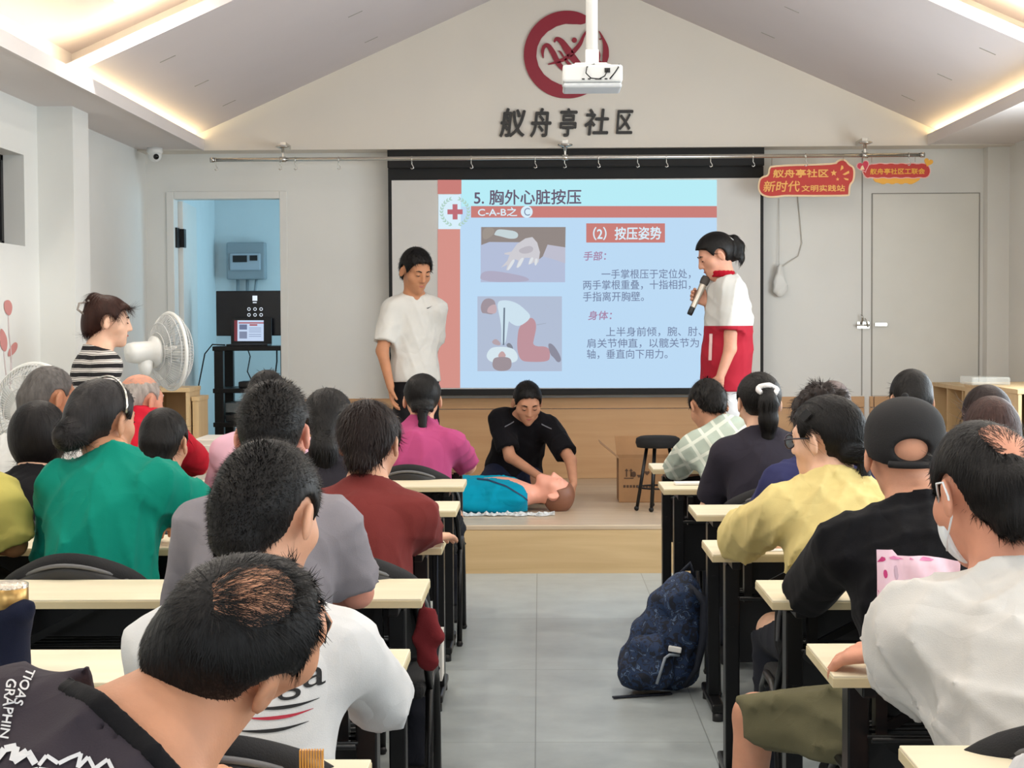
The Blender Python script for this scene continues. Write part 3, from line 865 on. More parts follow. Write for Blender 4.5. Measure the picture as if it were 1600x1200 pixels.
def person(label, head, hyaw=0, hpitch=8, hroll=0, hR=None, hs=1.0, tyaw=0, lean=.12, side=0, sw=.165, fat=1.0, pose='sit', floor=0.0,
           nb=None, P0=None, arm_l=None, arm_r=None, pole_l=None, pole_r=None, legs=None, knee_out=.10,
           shirt=(200, 200, 200), shirt_mat=None, sleeve=.72, neck=.022, hem=.12, fit=1.0, collar=None, wrinkle=.005, seed=None, neckw=1.0,
           pants=(34, 36, 44), shorts=False, shoes=(40, 40, 42), skin=SKIN, hair='short', hair_rgb=BLACK_HAIR, hair_t=None, nstr=900, strand=None,
           h=.012, hh=.0065, face=True, ears=True, hands=True, shoulder_drop=.085, shoulder_fwd=.0, group='people watching from the tables', hunch=.02, chair=True, extra=None, sleeve_r=1.0, bald_at=None, rib=None, hand_s=1.0):
    Hc = A3(head) if isinstance(head, Vector) else A3(P(*head))
    ty = R(tyaw); r = np.array((math.cos(ty), math.sin(ty), 0)); f = np.array((-math.sin(ty), math.cos(ty), 0)); Z3 = np.array((0, 0, 1.))
    Rh = np.array(Matrix.Rotation(R(hyaw), 3, 'Z') @ Matrix.Rotation(R(-hpitch), 3, 'X') @ Matrix.Rotation(R(hroll), 3, 'Y'))
    if hR is not None:
        a_, b__ = nrm(hR[0]), nrm(hR[1]); a_ = nrm(a_ - b__ * (a_ @ b__)); Rh = np.stack([a_, np.cross(b__, a_), b__], 1)
    s = hs
    hp = lambda x, y, z: Hc + Rh @ (np.array((x, y, z)) * s)
    n3 = np.array(nb if nb is not None else (0, -.055, -.128)) * s
    NB = Hc + r * n3[0] + f * n3[1] + Z3 * n3[2]
    if P0 is not None: Pc = A3(P0)
    elif pose == 'sit': Pc = NB - f * lean - r * side; Pc[2] = .555 + floor
    else: Pc = NB - f * lean - r * side; Pc[2] = NB[2] - .50
    u = nrm(NB - Pc); TLn = np.linalg.norm(NB - Pc); ts = TLn / .5
    rr = nrm(r - u * (r @ u)); ff = np.cross(u, rr)
    RT3 = np.stack([rr, ff, u], 1)
    SL = NB - rr * sw - u * shoulder_drop + ff * shoulder_fwd; SR = NB + rr * sw - u * shoulder_drop + ff * shoulder_fwd
    root = thing('person', label, 'person', (Pc[0], Pc[1], floor), group)
    # arms
    W = {}; E_ = {}; HD = {}
    for key, Sh, sgn, arm, pole in (('l', SL, -1, arm_l, pole_l), ('r', SR, 1, arm_r, pole_r)):
        a = dict(arm or {})
        w = a.get('w')
        if w is None:
            if pose == 'sit': w = Sh + f * .30 - r * sgn * .06; w[2] = .785 + floor
            else: w = Sh + r * sgn * .05 + f * .04 - Z3 * .50
        w = A3(w)
        if pole is None: pole = -Z3 * 1.0 + r * sgn * .7 - f * .5 if pose == 'sit' else -f + r * sgn * .3
        if a.get('e') is not None: e = A3(a['e'])
        else: e, w = ik(Sh, w, a.get('l1', .275), a.get('l2', .245), pole)
        W[key] = w; E_[key] = e
        D = a.get('d'); D = nrm(w - e) if D is None else nrm(D)
        Nn = a.get('n'); Nn = -Z3 if Nn is None else A3(Nn)
        if abs(D @ nrm(Nn)) > .95: Nn = -r * sgn
        HD[key] = (D, Nn, a.get('curl', .45), a.get('curls'))
    # legs
    hf = min(1.04, max(.8, fat)); hips = {'l': Pc - rr * .085 * hf - Z3 * .02, 'r': Pc + rr * .085 * hf - Z3 * .02}
    if legs is None:
        legs = {}
        for key, sgn in (('l', -1), ('r', 1)):
            if pose == 'sit':
                kn = hips[key] + f * .40 + r * sgn * (knee_out - .085); kn[2] = .51 + floor
                an = kn - f * .06; an[2] = .09 + floor
            else:
                kn = hips[key] * 1.0 + r * sgn * .01 + f * .02; an = kn - f * .03
                kn[2] = floor + (hips[key][2] - floor) * .54; an[2] = floor + .085
            legs[key] = (kn, an)
    legs = {k_: (A3(v_[0]), A3(v_[1])) for k_, v_ in legs.items()}
    fw = fat
    mid = lambda t, b=0.: Pc + (NB - Pc) * t - ff * (hunch * 4 * t * (1 - t)) + ff * b
    def torso(F, g=0.0, k=.05):
        F.ell(mid(.02), (.160 * fw + g, .118 * fat + g, .125 * ts + g), RT3, k=k)
        F.ell(mid(.36), (.140 * fw + g, .108 * fat + g, .17 * ts + g), RT3, k=k)
        F.ell(mid(.66), (.150 * (.5 + .5 * fw) * sw / .165 + g, .108 * (.5 + .5 * fat) + g, .155 * ts + g), RT3, k=k)
        F.cap(SL * .86 + SR * .14, SR * .86 + SL * .14, .056 + g, None, k)
        F.cap(NB + u * .004, SL + rr * .03 + u * .004, .050 * neckw + g, .046 + g, .035).cap(NB + u * .004, SR - rr * .03 + u * .004, .050 * neckw + g, .046 + g, .035)
    # body
    B = Field(); torso(B)
    nk = hp(0, -.022, -.055)
    B.cap(nk, NB - u * .02 + f * .01, .053 * s * neckw, .060 * neckw, .03)
    head_shape(B, hp, Rh, s, ears)
    for key, sgn, Sh in (('l', -1, SL), ('r', 1, SR)):
        e, w = E_[key], W[key]
        B.cap(Sh, e, .050, .038, .03).cap(e, w, .038, .025, .015)
        if hands: hand_shape(B, w, HD[key][0], HD[key][1], sgn, HD[key][2], curls=HD[key][3], s=hand_s)
        else: B.cap(w, w + nrm(w - e) * .06, .026, .03, .02)
        kn, an = legs[key]
        B.cap(hips[key], kn, .082 * hf, .054, .04).cap(kn, an, .052, .034, .02)
    fine = [(Hc, .125 * s, hh)]
    if hands:
        for key in 'lr':
            fine.append((W[key] + HD[key][0] * .07, .075, .0055))
    v, q = B.mesh(h, fine)
    body = np_mesh('body', relax(v, q, 1, .4), q, skin_mat(skin), root)
    # face
    if face:
        bw = MB(); ey = MB(); lp = MB()
        for x in (-1, 1):
            bw.tube([hp(x * .016, .0895, .026), hp(x * .032, .088, .032), hp(x * .047, .077, .027)], [.0028 * s, .0035 * s, .0015 * s], 6)
            ey.tube([hp(x * .019, .0865, .004), hp(x * .031, .0880, .0015), hp(x * .043, .083, .004)], [.0012 * s, .0028 * s, .0012 * s], 6)
        lp.tube([hp(-.019, .0865, -.060), hp(0, .0935, -.0575), hp(.019, .0865, -.060)], [.0015 * s, .0052 * s, .0015 * s], 8)
        bw.build('eyebrow', hair_mat(hair_rgb), root); ey.build('eye', M_eye, root); lp.build('lips', M_lip, root)
    # shirt
    if shirt is not None:
        T_ = Field(); g = .013 * fit; torso(T_, g, .06)
        clips = []
        nu = nrm(nrm(hp(0, -.02, -.02) - NB) * .6 + u * .7 + ff * .35)
        np0 = NB + nu * neck
        for key, sgn, Sh in (('l', -1, SL), ('r', 1, SR)):
            e, w = E_[key], W[key]
            if sleeve == 'long':
                en = w - nrm(w - e) * .02
                T_.cap(Sh, e, .060 * sleeve_r, .050 * sleeve_r, .045).cap(e, en, .050 * sleeve_r, .037, .025, cut=True)
            else:
                en = Sh + (e - Sh) * sleeve
                T_.cap(Sh, en, .061 * sleeve_r, .060 * sleeve_r, .045, cut=True)
                if sleeve < .9: T_.cap(Sh + (e - Sh) * (sleeve - .10), e, .045, .044, .004, sub=True)
        if collar == 'polo':
            for i in range(14):
                a0, a1 = 2 * PI * i / 14, 2 * PI * (i + 1) / 14
                q_ = [NB + nu * (neck + .016) + (rr * math.cos(a) * .066 + ff * math.sin(a) * .070 + ff * .012) * neckw for a in (a0, a1)]
                T_.cap(q_[0], q_[1], .011, None, .012, flat=(nu, 2.2))
        def neck_clip(X, Y, Z):
            d = (X - np0[0]) * nu[0] + (Y - np0[1]) * nu[1] + (Z - np0[2]) * nu[2]
            rad = np.sqrt((X - NB[0]) ** 2 + (Y - NB[1]) ** 2 + (Z - NB[2]) ** 2)
            return np.where(rad < .125, d, -.2)
        if collar != 'polo': clips.append(neck_clip)
        hz_ = Pc - u * hem
        if pose != 'sit': T_.cap(mid(.42), Pc - u * (hem + .05), .142 * fw + g, .172 * fw + g, .06, flat=(ff, .80))
        clips.append(lambda X, Y, Z: -((X - hz_[0]) * u[0] + (Y - hz_[1]) * u[1] + (Z - hz_[2]) * u[2]))
        if collar != 'polo':
            T_.cap(NB + nu * (neck + .01), hp(0, -.02, -.03), .057 * neckw, .056 * neckw, .004, sub=True)
        wf_ = fold_warp(seed if seed is not None else abs(hash_(label)) % 9999, wrinkle * 1.5, f)
        v, q = T_.mesh(min(h, .010) * .85, (), clips, wf_)
        sh = np_mesh('shirt', relax(v, q, 1, .5), q, shirt_mat or cloth(shirt), root)
        if rib:
            def band_clip(X, Y, Z):
                d = (X - np0[0]) * nu[0] + (Y - np0[1]) * nu[1] + (Z - np0[2]) * nu[2]
                rad = np.sqrt((X - NB[0]) ** 2 + (Y - NB[1]) ** 2 + (Z - NB[2]) ** 2)
                return np.maximum(np.maximum(d - .004, -.019 - d), rad - .121)
            v, q = T_.mesh(.006, (), [band_clip], lambda X, Y, Z: wf_(X, Y, Z) - .004)
            np_mesh('rib_collar', relax(v, q, 1, .5), q, cloth(rib), root)
    else: sh = None
    # trousers or shorts, shoes
    if pants is not None:
        G = Field(); G.ell(mid(.0), (.166 * fw, .128 * fat, .125), RT3, k=.05)
        for key in 'lr':
            kn, an = legs[key]
            if shorts: G.cap(hips[key], hips[key] + (kn - hips[key]) * .93, .098, .088, .05, cut=True)
            else: G.cap(hips[key], kn, .094 * hf, .070, .05).cap(kn, an, .070, .056, .03, cut=True)
        tz = Pc + u * .10
        v, q = G.mesh(.0135, (), [lambda X, Y, Z: (X - tz[0]) * u[0] + (Y - tz[1]) * u[1] + (Z - tz[2]) * u[2]], fold_warp(5, .020 if shorts else .008, f))
        np_mesh('shorts' if shorts else 'trousers', relax(v, q, 1, .5), q, cloth(pants), root)
        for key in 'lr':
            kn, an = legs[key]
            sf = nrm(f * 1.0 + (0 if pose == 'sit' else 0)); 
            if pose == 'kneel': continue
            so = Field(); a0 = an.copy(); a0[2] = floor + .052
            so.cap(a0 - sf * .035, a0 + sf * .15, .040, .034, .02).cap(an, a0, .042, .044, .03)
            v, q = so.mesh(.011, (), [lambda X, Y, Z: (floor + .004) - Z + 0 * X])
            np_mesh('shoe', v, q, cloth(shoes, 'shoe'), root)
    # hair
    info = dict(root=root, H=Hc, Rh=Rh, hp=hp, s=s, NB=NB, P=Pc, u=u, r=rr, f=ff, SL=SL, SR=SR, W=W, E=E_, shirt=sh, legs=legs, body=body)
    if hair: make_hair(root, hair, hp, Rh, s, hair_rgb, hair_t, nstr, strand, hh, bald_at)
    if extra: extra(info)
    return info

def hash_(t):
    h = 0
    for c in t: h = (h * 31 + ord(c)) % 1000003
    return h

ZL = {
    'short': ((-.14, -.085), (-.075, -.080), (-.035, -.030), (-.005, .000), (.020, -.012), (.034, .010), (.052, .056), (.075, .078), (.11, .085)),
    'fringe': ((-.14, -.085), (-.075, -.080), (-.035, -.035), (-.005, .000), (.020, -.012), (.034, .010), (.052, .040), (.075, .042), (.11, .042)),
    'pulled': ((-.14, -.070), (-.07, -.066), (-.02, -.030), (.01, -.010), (.030, .015), (.05, .058), (.075, .072), (.11, .075)),
    'over': ((-.14, -.10), (-.05, -.10), (-.01, -.085), (.03, -.06), (.045, .02), (.055, .040), (.075, .046), (.11, .046)),
}
def make_hair(root, style, hp, Rh, s, rgb, t, nstr, strand, hh, bald_at=None):
    F = Field(); zl = ZL['short']; lift, length, width, keep = .40, .035, .0012, None
    t = t if t is not None else {'crew': .016, 'bald': .010, 'thin': .006}.get(style, .016)
    E = lambda c, r_, k=.02, **kw: F.ell(hp(*c), np.array(r_) * s, Rh, k=k, **kw)
    C = lambda a, b, ra, rb=None, k=.02, **kw: F.cap(hp(*a), hp(*b), ra * s, None if rb is None else rb * s, k, **kw)
    E(CR_C, CR_R + np.array((t * .55, t * .75, t)) if style in ('short', 'crew') else CR_R + t)
    crown = np.array((0, -.055, .115)); fl = 'whorl'
    bald = None
    if style in ('short', 'crew', 'thin', 'bald', 'pixie'):
        C((-.0, -.085, -.045), (0, -.08, -.01), .05, .06, .03)
        if style == 'crew': lift, length = .6, .012
        if style == 'pixie': E((0, -.05, .04), (.088, .085, .09)); zl = ZL['fringe']; C((-.03, .075, .075), (.03, .075, .075), .022); length = .05; lift = .35
    elif style == 'bob':
        zl = ZL['over']; E((0, -.022, -.012), (.094, .092, .105), k=.04); C((-.04, .07, .06), (.04, .07, .06), .028); length = .06; lift = .05
    elif style in ('pony', 'lowpony', 'bun', 'updo'):
        zl = ZL['pulled']; length = .05; lift = .07
        if style == 'pony':
            t0 = hp(0, -.130, .040); bk = (hp(0, -1, 0) - hp(0, 0, 0)); bk[2] = 0; bk = nrm(bk) * s
            C((0, -.098, .045), (0, -.130, .040), .022, .026).chain([t0, t0 + bk * .022 + np.array((0, 0, -.04)), t0 + bk * .022 + np.array((0, 0, -.11)), t0 + bk * .012 + np.array((0, 0, -.185)), t0 + bk * .0 + np.array((0, 0, -.235))], [.026 * s, .037 * s, .037 * s, .022 * s, .006 * s])
        if style == 'lowpony':
            E((0, -.085, -.045), (.055, .035, .045)); C((0, -.10, -.06), (0, -.11, -.14), .030, .022)
        if style == 'bun': E((-.01, -.135, -.045), (.046, .036, .042), k=.006); E((-.01, -.160, -.045), (.022, .018, .022), k=.006); C((0, -.10, -.02), (0, -.09, .01), .05, .05, .03)
        if style == 'updo':
            E((0, -.075, .085), (.045, .042, .05)); E((0, -.085, -.02), (.060, .045, .075), k=.03); C((-.045, .055, .055), (-.068, .062, .0), .020, .008); C((.045, .055, .055), (.068, .062, .0), .020, .008); C((-.04, .07, .07), (.04, .07, .07), .022)
    elif style == 'longpony':
        zl = ZL['pulled']; length = .08; lift = .04
        E((0, -.085, .0), (.065, .045, .07)); C((0, -.105, -.02), (0, -.12, -.10), .040, .050).cap(hp(0, -.12, -.10), hp(0, -.10, -.24), .050 * s, .030 * s, .02)
    elif style == 'long':
        zl = ((-.14, -.34), (.0, -.34), (.03, -.20), (.045, .02), (.055, .045), (.11, .05)); length = .09; lift = .04
        E((0, -.03, -.02), (.096, .090, .11), k=.04); C((-.05, -.06, -.06), (-.055, -.07, -.25), .055, .045); C((.05, -.06, -.06), (.055, -.07, -.25), .055, .045); C((0, -.075, -.05), (0, -.085, -.27), .05, .05)
    elif style == 'curly':
        zl = ZL['over']; E((0, -.02, .02), (.095, .105, .10), k=.03); length = .04; lift = .4
        rs = np.random.RandomState(3)
        for i in range(90):
            d = nrm(rs.randn(3) + np.array((0, -.3, .3)))
            if d[2] < -.75 or (d[1] > .45 and d[2] < .35): continue
            c = CR_C + d * (CR_R + .022); C(c, c + rs.randn(3) * .006, .014, .014, .008)
    if style in ('bald',):
        bald = (np.array(bald_at[:3]), np.array(bald_at[3:6]))
        lift, length = .10, .030
    ys = [a for a, b in zl]; zs = [b for a, b in zl]
    H0 = hp(0, 0, 0)
    def local(X, Y, Z):
        x, y, z = (X - H0[0]), (Y - H0[1]), (Z - H0[2])
        return [(x * Rh[0, i] + y * Rh[1, i] + z * Rh[2, i]) / s for i in range(3)]
    def clip(X, Y, Z):
        x, y, z = local(X, Y, Z)
        c = (np.interp(y + 0 * z, ys, zs) - z + .0035 * np.sin(x * 190 + 1.3) + .002 * np.sin(x * 410)) * .75 * s
        if style in ('short', 'crew', 'thin', 'pixie', 'pulled', 'pony', 'bald', 'bun', 'lowpony', 'updo'):
            # keep the ears free
            e = .034 - np.sqrt(((y + .008) / 1.0) ** 2 + ((z + .010) / 1.35) ** 2)
            c = np.maximum(c, np.where(np.abs(x) > .05, e * s, -.2))
        if style in ('pony', 'longpony', 'lowpony', 'bun', 'updo'): c = np.where(y < -.112, -.2, c + 0 * y)
        if bald is not None:
            q_ = 1 - np.sqrt(((x - bald[0][0]) / bald[1][0]) ** 2 + ((y - bald[0][1]) / bald[1][1]) ** 2 + ((z - bald[0][2]) / bald[1][2]) ** 2)
            q_ = q_ + .10 * np.sin(x * 160) * np.sin(y * 130 + 2)
            c = np.maximum(c, q_ * .035)
        return c
    taper = None
    if bald is not None:
        def taper(X, Y, Z):
            x, y, z = local(X, Y, Z)
            q_ = np.sqrt(((x - bald[0][0]) / bald[1][0]) ** 2 + ((y - bald[0][1]) / bald[1][1]) ** 2 + ((z - bald[0][2]) / bald[1][2]) ** 2)
            return np.clip((2.0 - q_) / .95, 0, 1) * t * .95 * s
    v, q = F.mesh(max(.0055, hh), (), [clip], taper, pad=.02)
    v = relax(v, q, 1, .4)
    cw = hp(*crown)
    down = np.array((0, 0, -1.0))
    tail = hp(0, -.12, .03 if style == 'pony' else -.04)
    def flow(p):
        d = p - cw
        d = d / (np.linalg.norm(d, axis=1, keepdims=True) + 1e-6)
        if style in ('pony', 'lowpony', 'bun', 'longpony'):
            g = tail - p; g = g / (np.linalg.norm(g, axis=1, keepdims=True) + 1e-6)
            lowp = (((p - H0) @ Rh[:, 1]) < (-.118 if style != 'bun' else -9) * s)[:, None]
            return np.where(lowp, down[None, :], g)
        return d + down * (.35 if style not in ('crew',) else .1)
    if strand: length, width, lift = strand
    def free_ear(p):
        l = ((p - H0) @ Rh) / s
        return ~((np.abs(l[:, 0]) > .05) & (((l[:, 1] + .012) / 1.0) ** 2 + ((l[:, 2] + .004) / 1.4) ** 2 < .044 ** 2)) | (style in ('bob', 'long', 'curly'))
    pieces = [(v, q)]
    if nstr: pieces.append(strands(v, q, nstr, flow, length * s, width, lift, droop=.35, jitter=.22 if style not in ('bob', 'long', 'pony') else .1, keep=free_ear))
    if bald is not None and nstr:
        # sparse hairs across the bare crown, growing on the scalp itself
        Fs = Field(); Fs.ell(hp(*CR_C), (CR_R + .0008) * s, Rh)
        vs, qs = Fs.mesh(.008)
        lc = ((vs[qs].mean(1) - H0) @ Rh) / s
        b_c, b_r = bald
        lr = np.sqrt((((lc - b_c) / b_r) ** 2).sum(1)); sel = lr < 1.25
        swp = hp(*(b_c + np.array((-.03, -.10, -.01))))
        pieces.append(strands(vs, qs[sel], int(nstr * bald_at[6]), lambda p: (p - swp), .040 * s, width * .55, .05, droop=.15, jitter=.30))
        sel = (lr > .85) & (lr < 1.5)
        pieces.append(strands(vs, qs[sel], int(nstr * bald_at[7]), lambda p: (p - swp), .035 * s, width * .8, .10, droop=.3, jitter=.35))
    v, q = join(*pieces)
    return np_mesh('hair', v, q, hair_mat(rgb), root)

def decal(name, me, fwd, target, m, parent, off=.002):
    """lays a flat mesh (already placed in the room) onto the cloth behind it, along fwd"""
    bm = bmesh.new(); bm.from_mesh(me)
    bmesh.ops.triangulate(bm, faces=bm.faces)
    for _ in range(4):
        lg = [e for e in bm.edges if e.calc_length() > .012]
        if not lg: break
        bmesh.ops.subdivide_edges(bm, edges=lg, cuts=1)
        bmesh.ops.triangulate(bm, faces=[f_ for f_ in bm.faces if len(f_.verts) > 4])
    tm = target.data; o = origin_of(target)
    t = BVHTree.FromPolygons([v.co + o for v in tm.vertices], [tuple(p.vertices) for p in tm.polygons])
    fwd = Vector(fwd).normalized(); dead = []
    for v in bm.verts:
        hit = t.ray_cast(v.co - fwd * .3, fwd)
        if hit[0] is None: dead.append(v)
        else: v.co = hit[0] + hit[1] * off if hit[1].dot(fwd) < 0 else hit[0] - fwd * off
    bmesh.ops.delete(bm, geom=dead, context='VERTS')
    bm.to_mesh(me); bm.free()
    return link_mesh(name, me, m, parent)
# ------------------------------------------------------------------ the people
def seat(info, label):
    p = info['P']
    return place_chair(label, p[0], p[1] - .01)
V3 = Vector

_d = P(222, 1165, 1.86) - P(391, 992, 1.93)
FRONT_NB = (_d.x * math.cos(R(-28)) + _d.y * math.sin(R(-28)), -_d.x * math.sin(R(-28)) + _d.y * math.cos(R(-28)), _d.z)
FRONT_NB = tuple(c / .94 for c in FRONT_NB)
def rib_collar(i, m, r_=.074, w=.010, off=.006, tilt=.35):
    NB, u, rr, ff = i['NB'], i['u'], i['r'], i['f']; nu = nrm(u + ff * tilt); F = Field()
    for t in range(20):
        q_ = [NB + nu * off + rr * math.cos(a) * r_ + ff * (math.sin(a) * r_ * 1.05 + .012) for a in (2 * PI * t / 20, 2 * PI * (t + 1) / 20)]
        F.cap(q_[0], q_[1], w, None, .006)
    v, q = F.mesh(.0055); return np_mesh('collar', v, q, m, i['root'])
# --- left block -------------------------------------------------------------
def front_man(i):
    M_print = mat('white_print', (206, 206, 208), .8)
    ray = lambda x, y: P(x, y, 1.0) - CAM
    def put(body, a, b_, hgt, Y, bold=.02):
        a3, b3 = P(a[0], a[1], Y), P(b_[0], b_[1], Y)
        rt = (b3 - a3); up_ = rt.cross(V3((0, -1, 0))).normalized()
        up_ = V3((-rt.z, 0, rt.x)).normalized()
        o = fit_text('shirt_print', body, a3, rt.length, hgt, M_print, None, rt, V3((0, -1, 0)).cross(rt) * -1 if False else up_, bold)
        me = o.data; bpy.data.objects.remove(o, do_unlink=True); me.materials.clear()
        decal('shirt_print', me, ray((a[0] + b_[0]) / 2, (a[1] + b_[1]) / 2), i['shirt'], M_print, i['shirt'], .003)
    # the two lines of lettering run down the left shoulder
    put('TIOAS', (43, 1044), (21, 1102), .0105, 1.75)
    put('GRAPHIN', (14, 1059), (0, 1156), .0105, 1.75)
    def scribble(pts, wd, Y=1.7):
        pp = [P(x, y, Y) for x, y in pts]; mb = MB()
        for a, b_ in zip(pp, pp[1:]):
            n = (b_ - a).cross(V3((0, 1, 0))).normalized() * wd
            mb.poly([a - n, b_ - n, b_ + n, a + n])
        me = bpy.data.meshes.new('shirt_print'); me.from_pydata(mb.v, [], mb.f)
        decal('shirt_print', me, ray(pts[len(pts) // 2][0], pts[len(pts) // 2][1]), i['shirt'], M_print, i['shirt'], .003)
    scribble([(-10, 1195), (8, 1172), (28, 1168), (22, 1192), (46, 1176), (58, 1196)], .004)
    scribble([(60, 1198), (72, 1182), (90, 1195), (108, 1186), (128, 1178), (122, 1202), (140, 1184), (150, 1204), (172, 1188), (182, 1210)], .0022)
    scribble([(20, 1215), (60, 1206), (110, 1214), (160, 1206)], .004)
g = person('person with a bald crown, head bowed right, dark grey printed t-shirt, nearest the camera', (391, 992, 1.93), hR=((.45, -.53, -.72), (.25, -.70, .67)), hs=.94,
           tyaw=-28, side=.22, lean=.20, sw=.195, fat=1.1, nb=FRONT_NB, neckw=1.25, skin=(196, 140, 108), shirt=(58, 52, 58), hair='bald', nstr=14000, strand=(.026, .0006, .12), bald_at=(.002, -.008, .120, .045, .052, .05, .13, .13),
           hair_t=.011, h=.010, hh=.0045, neck=-.005, rib=(24, 23, 25), seed=3, arm_l=dict(w=V3((-.55, 2.35, .79))), arm_r=dict(w=V3((-.28, 2.38, .79))), extra=front_man)
seat(g, 'black chair of the bowed balding person, just below the view')

def swoosh_back(i):
    k = mat('black_print', (24, 24, 26), .8); rd = mat('red_print', (170, 40, 60), .8)
    Y = 2.75
    a, b_ = P(436, 1092, Y), P(504, 1088, Y)
    me = text_mesh('ga', 1, .02); n = len(me.vertices); co = np.empty(n * 3, np.float32); me.vertices.foreach_get('co', co); co = co.reshape(n, 3)
    lo, hi = co.min(0), co.max(0); w = (b_ - a).length; hgt = .045
    new = np.array(a)[None] + np.outer((co[:, 0] - lo[0]) / (hi[0] - lo[0]), np.array(b_ - a)) + np.outer((co[:, 1] - lo[1]) / (hi[1] - lo[1]) * hgt, np.array((0, 0, 1.)))
    me.vertices.foreach_set('co', new.astype(np.float32).ravel())
    decal('shirt_print', me, (0, 1, 0), i['shirt'], k, i['shirt'])
    for (y0, x0, x1, m_) in ((1099, 400, 496, k), (1113, 392, 488, rd), (1131, 380, 482, k)):
        up_, dn = [], []
        for t in range(13):
            u = t / 12; x = x0 + (x1 - x0) * u; yy = y0 - 5 * u * u + 3 * math.sin(PI * u)
            wd = 2.2 * math.sin(PI * min(1, u * .98 + .02)) + .4
            up_.append(P(x, yy - wd, Y)); dn.append(P(x, yy + wd, Y))
        mb = MB()
        for t in range(12): mb.poly([up_[t], up_[t + 1], dn[t + 1], dn[t]])
        me = bpy.data.meshes.new('shirt_print'); me.from_pydata(mb.v, [], mb.f)
        decal('shirt_print', me, (0, 1, 0), i['shirt'], m_, i['shirt'])
g = person('person with a black crew cut and white t-shirt with dark lettering on the back', (420, 808, 2.98), hyaw=-22, hpitch=16, hs=1.07, tyaw=-4, lean=.14, sw=.170, fat=1.05,
           shirt=(208, 208, 208), hair='crew', nstr=16000, strand=(.011, .0006, .6), hair_t=.017, h=.010, hh=.005, seed=21, nb=(-.01, -.06, -.135), arm_l=dict(w=V3((-.62, 3.33, .79))), arm_r=dict(w=V3((-.36, 3.33, .79))), sleeve=.9, extra=swoosh_back)
seat(g, 'black chair with rounded back behind the person in the white lettered t-shirt')
g = person('person with spiky black hair and grey t-shirt, both ears showing', (428, 680, 4.02), hyaw=-3, hpitch=10, hs=1.0, tyaw=-4, lean=.14, sw=.170, fat=1.05,
           shirt=(132, 128, 134), hair='crew', nstr=8000, strand=(.018, .0008, .6), hair_t=.022, h=.011, hh=.006, seed=5, nb=(.0, -.06, -.135), sleeve=.92,
           arm_r=dict(e=P(558, 925, 3.98), w=P(520, 935, 4.2)), skin=(214, 150, 130))
seat(g, 'black chair of the person in the grey t-shirt')
g = person('person with short dark brown hair and maroon short-sleeved shirt', (580, 695, 4.98), hyaw=-14, hpitch=10, tyaw=-8, lean=.16, sw=.155, fat=1.0, hs=1.0,
           shirt=(112, 48, 46), hair='pixie', hair_rgb=(31, 20, 18), nstr=3500, strand=(.05, .001, .32), seed=8, sleeve=.85, sleeve_r=1.15, wrinkle=.006,
           arm_r=dict(e=P(655, 838, 4.96), w=P(672, 840, 5.13), d=(.35, .93, -.05), n=(0, 0, -1), curl=.3), skin=SKIN)
seat(g, 'black chair of the person in the maroon shirt')
g = person('person with a long thick black ponytail, between the grey t-shirt and the maroon shirt', (513, 662, 5.96), hyaw=0, hpitch=8, tyaw=0, lean=.12, sw=.145, fat=.9, shirt=(40, 38, 44), hair='longpony', nstr=1500)
seat(g, 'black chair of the person with the long ponytail')
g = person('person in a pink polo shirt with black hair tied low at the nape', (660, 626, 7.88), hyaw=4, hpitch=10, tyaw=-8, lean=.18, sw=.165, fat=1.12, shirt=(164, 68, 112), collar='polo', hair='lowpony', nstr=1200, seed=13, wrinkle=.007, sleeve=.8, sleeve_r=1.15,
           arm_r=dict(e=P(731, 728, 7.95), w=P(722, 733, 8.15), d=(-.5, .8, 0)), arm_l=dict(w=P(640, 733, 8.1)), neck=.01)
seat(g, 'black chair of the person in the pink polo')
g = person('person in a pale pink shirt, mostly behind the spiky black hair', (418, 626, 6.95), hyaw=0, tyaw=0, lean=.14, sw=.165, shirt=(222, 178, 196), hair='short', nstr=800)
seat(g, 'black chair of the person in the pale pink shirt')
g = person('person in a red polo with thin grey hair around a bare crown, turned right', (221, 627, 7.0), hyaw=-38, hpitch=6, tyaw=-25, lean=.16, side=-.03, sw=.185, fat=1.15, shirt=(186, 28, 48), collar='polo', hair='bald', hair_rgb=(150, 142, 136), hair_t=.006, nstr=1500, strand=(.02, .0010, .2), bald_at=(0, -.02, .110, .062, .085, .070, .15, .10), skin=(200, 140, 116),
           nb=(.035, -.05, -.085), arm_r=dict(e=P(312, 728, 7.12), w=P(290, 735, 7.35)), sleeve=.85, sleeve_r=1.15, seed=31)
seat(g, 'black chair of the person in the red polo')
g = person('child with a round black bowl haircut, between the green and the red shirts', (257, 694, 5.96), hyaw=-8, hpitch=6, tyaw=0, lean=.12, sw=.145, fat=.9, hs=.98, shirt=(44, 48, 76), hair='short', hair_t=.022, nstr=1500, strand=(.05, .001, .06))
seat(g, 'black chair of the child with the bowl haircut')
def band(i):
    hp, s = i['hp'], i['s']
    pts = [hp(.097 * math.cos(a), -.01 + .02 * math.sin(a), .03 + .105 * math.sin(a)) for a in [PI * t / 16 for t in range(17)]]
    MB().tube(pts, .004, 6).build('hair_band', M_steel, i['root'])
g = person('person in a green t-shirt with greying black hair rolled into a low bun', (162, 660, 5.02), hyaw=-30, hpitch=4, hs=1.04, tyaw=-10, lean=.16, sw=.162, fat=1.08, shirt=(10, 126, 108), hair='bun', hair_rgb=(38, 36, 37), nstr=3500, strand=(.06, .001, .04), seed=41, wrinkle=.008, sleeve=.95, sleeve_r=1.15,
           nb=(.055, -.055, -.105), skin=(190, 140, 110), arm_r=dict(e=P(318, 805, 5.0), w=P(280, 815, 5.2)), extra=band)
seat(g, 'black chair with grey rimmed back behind the person in green')
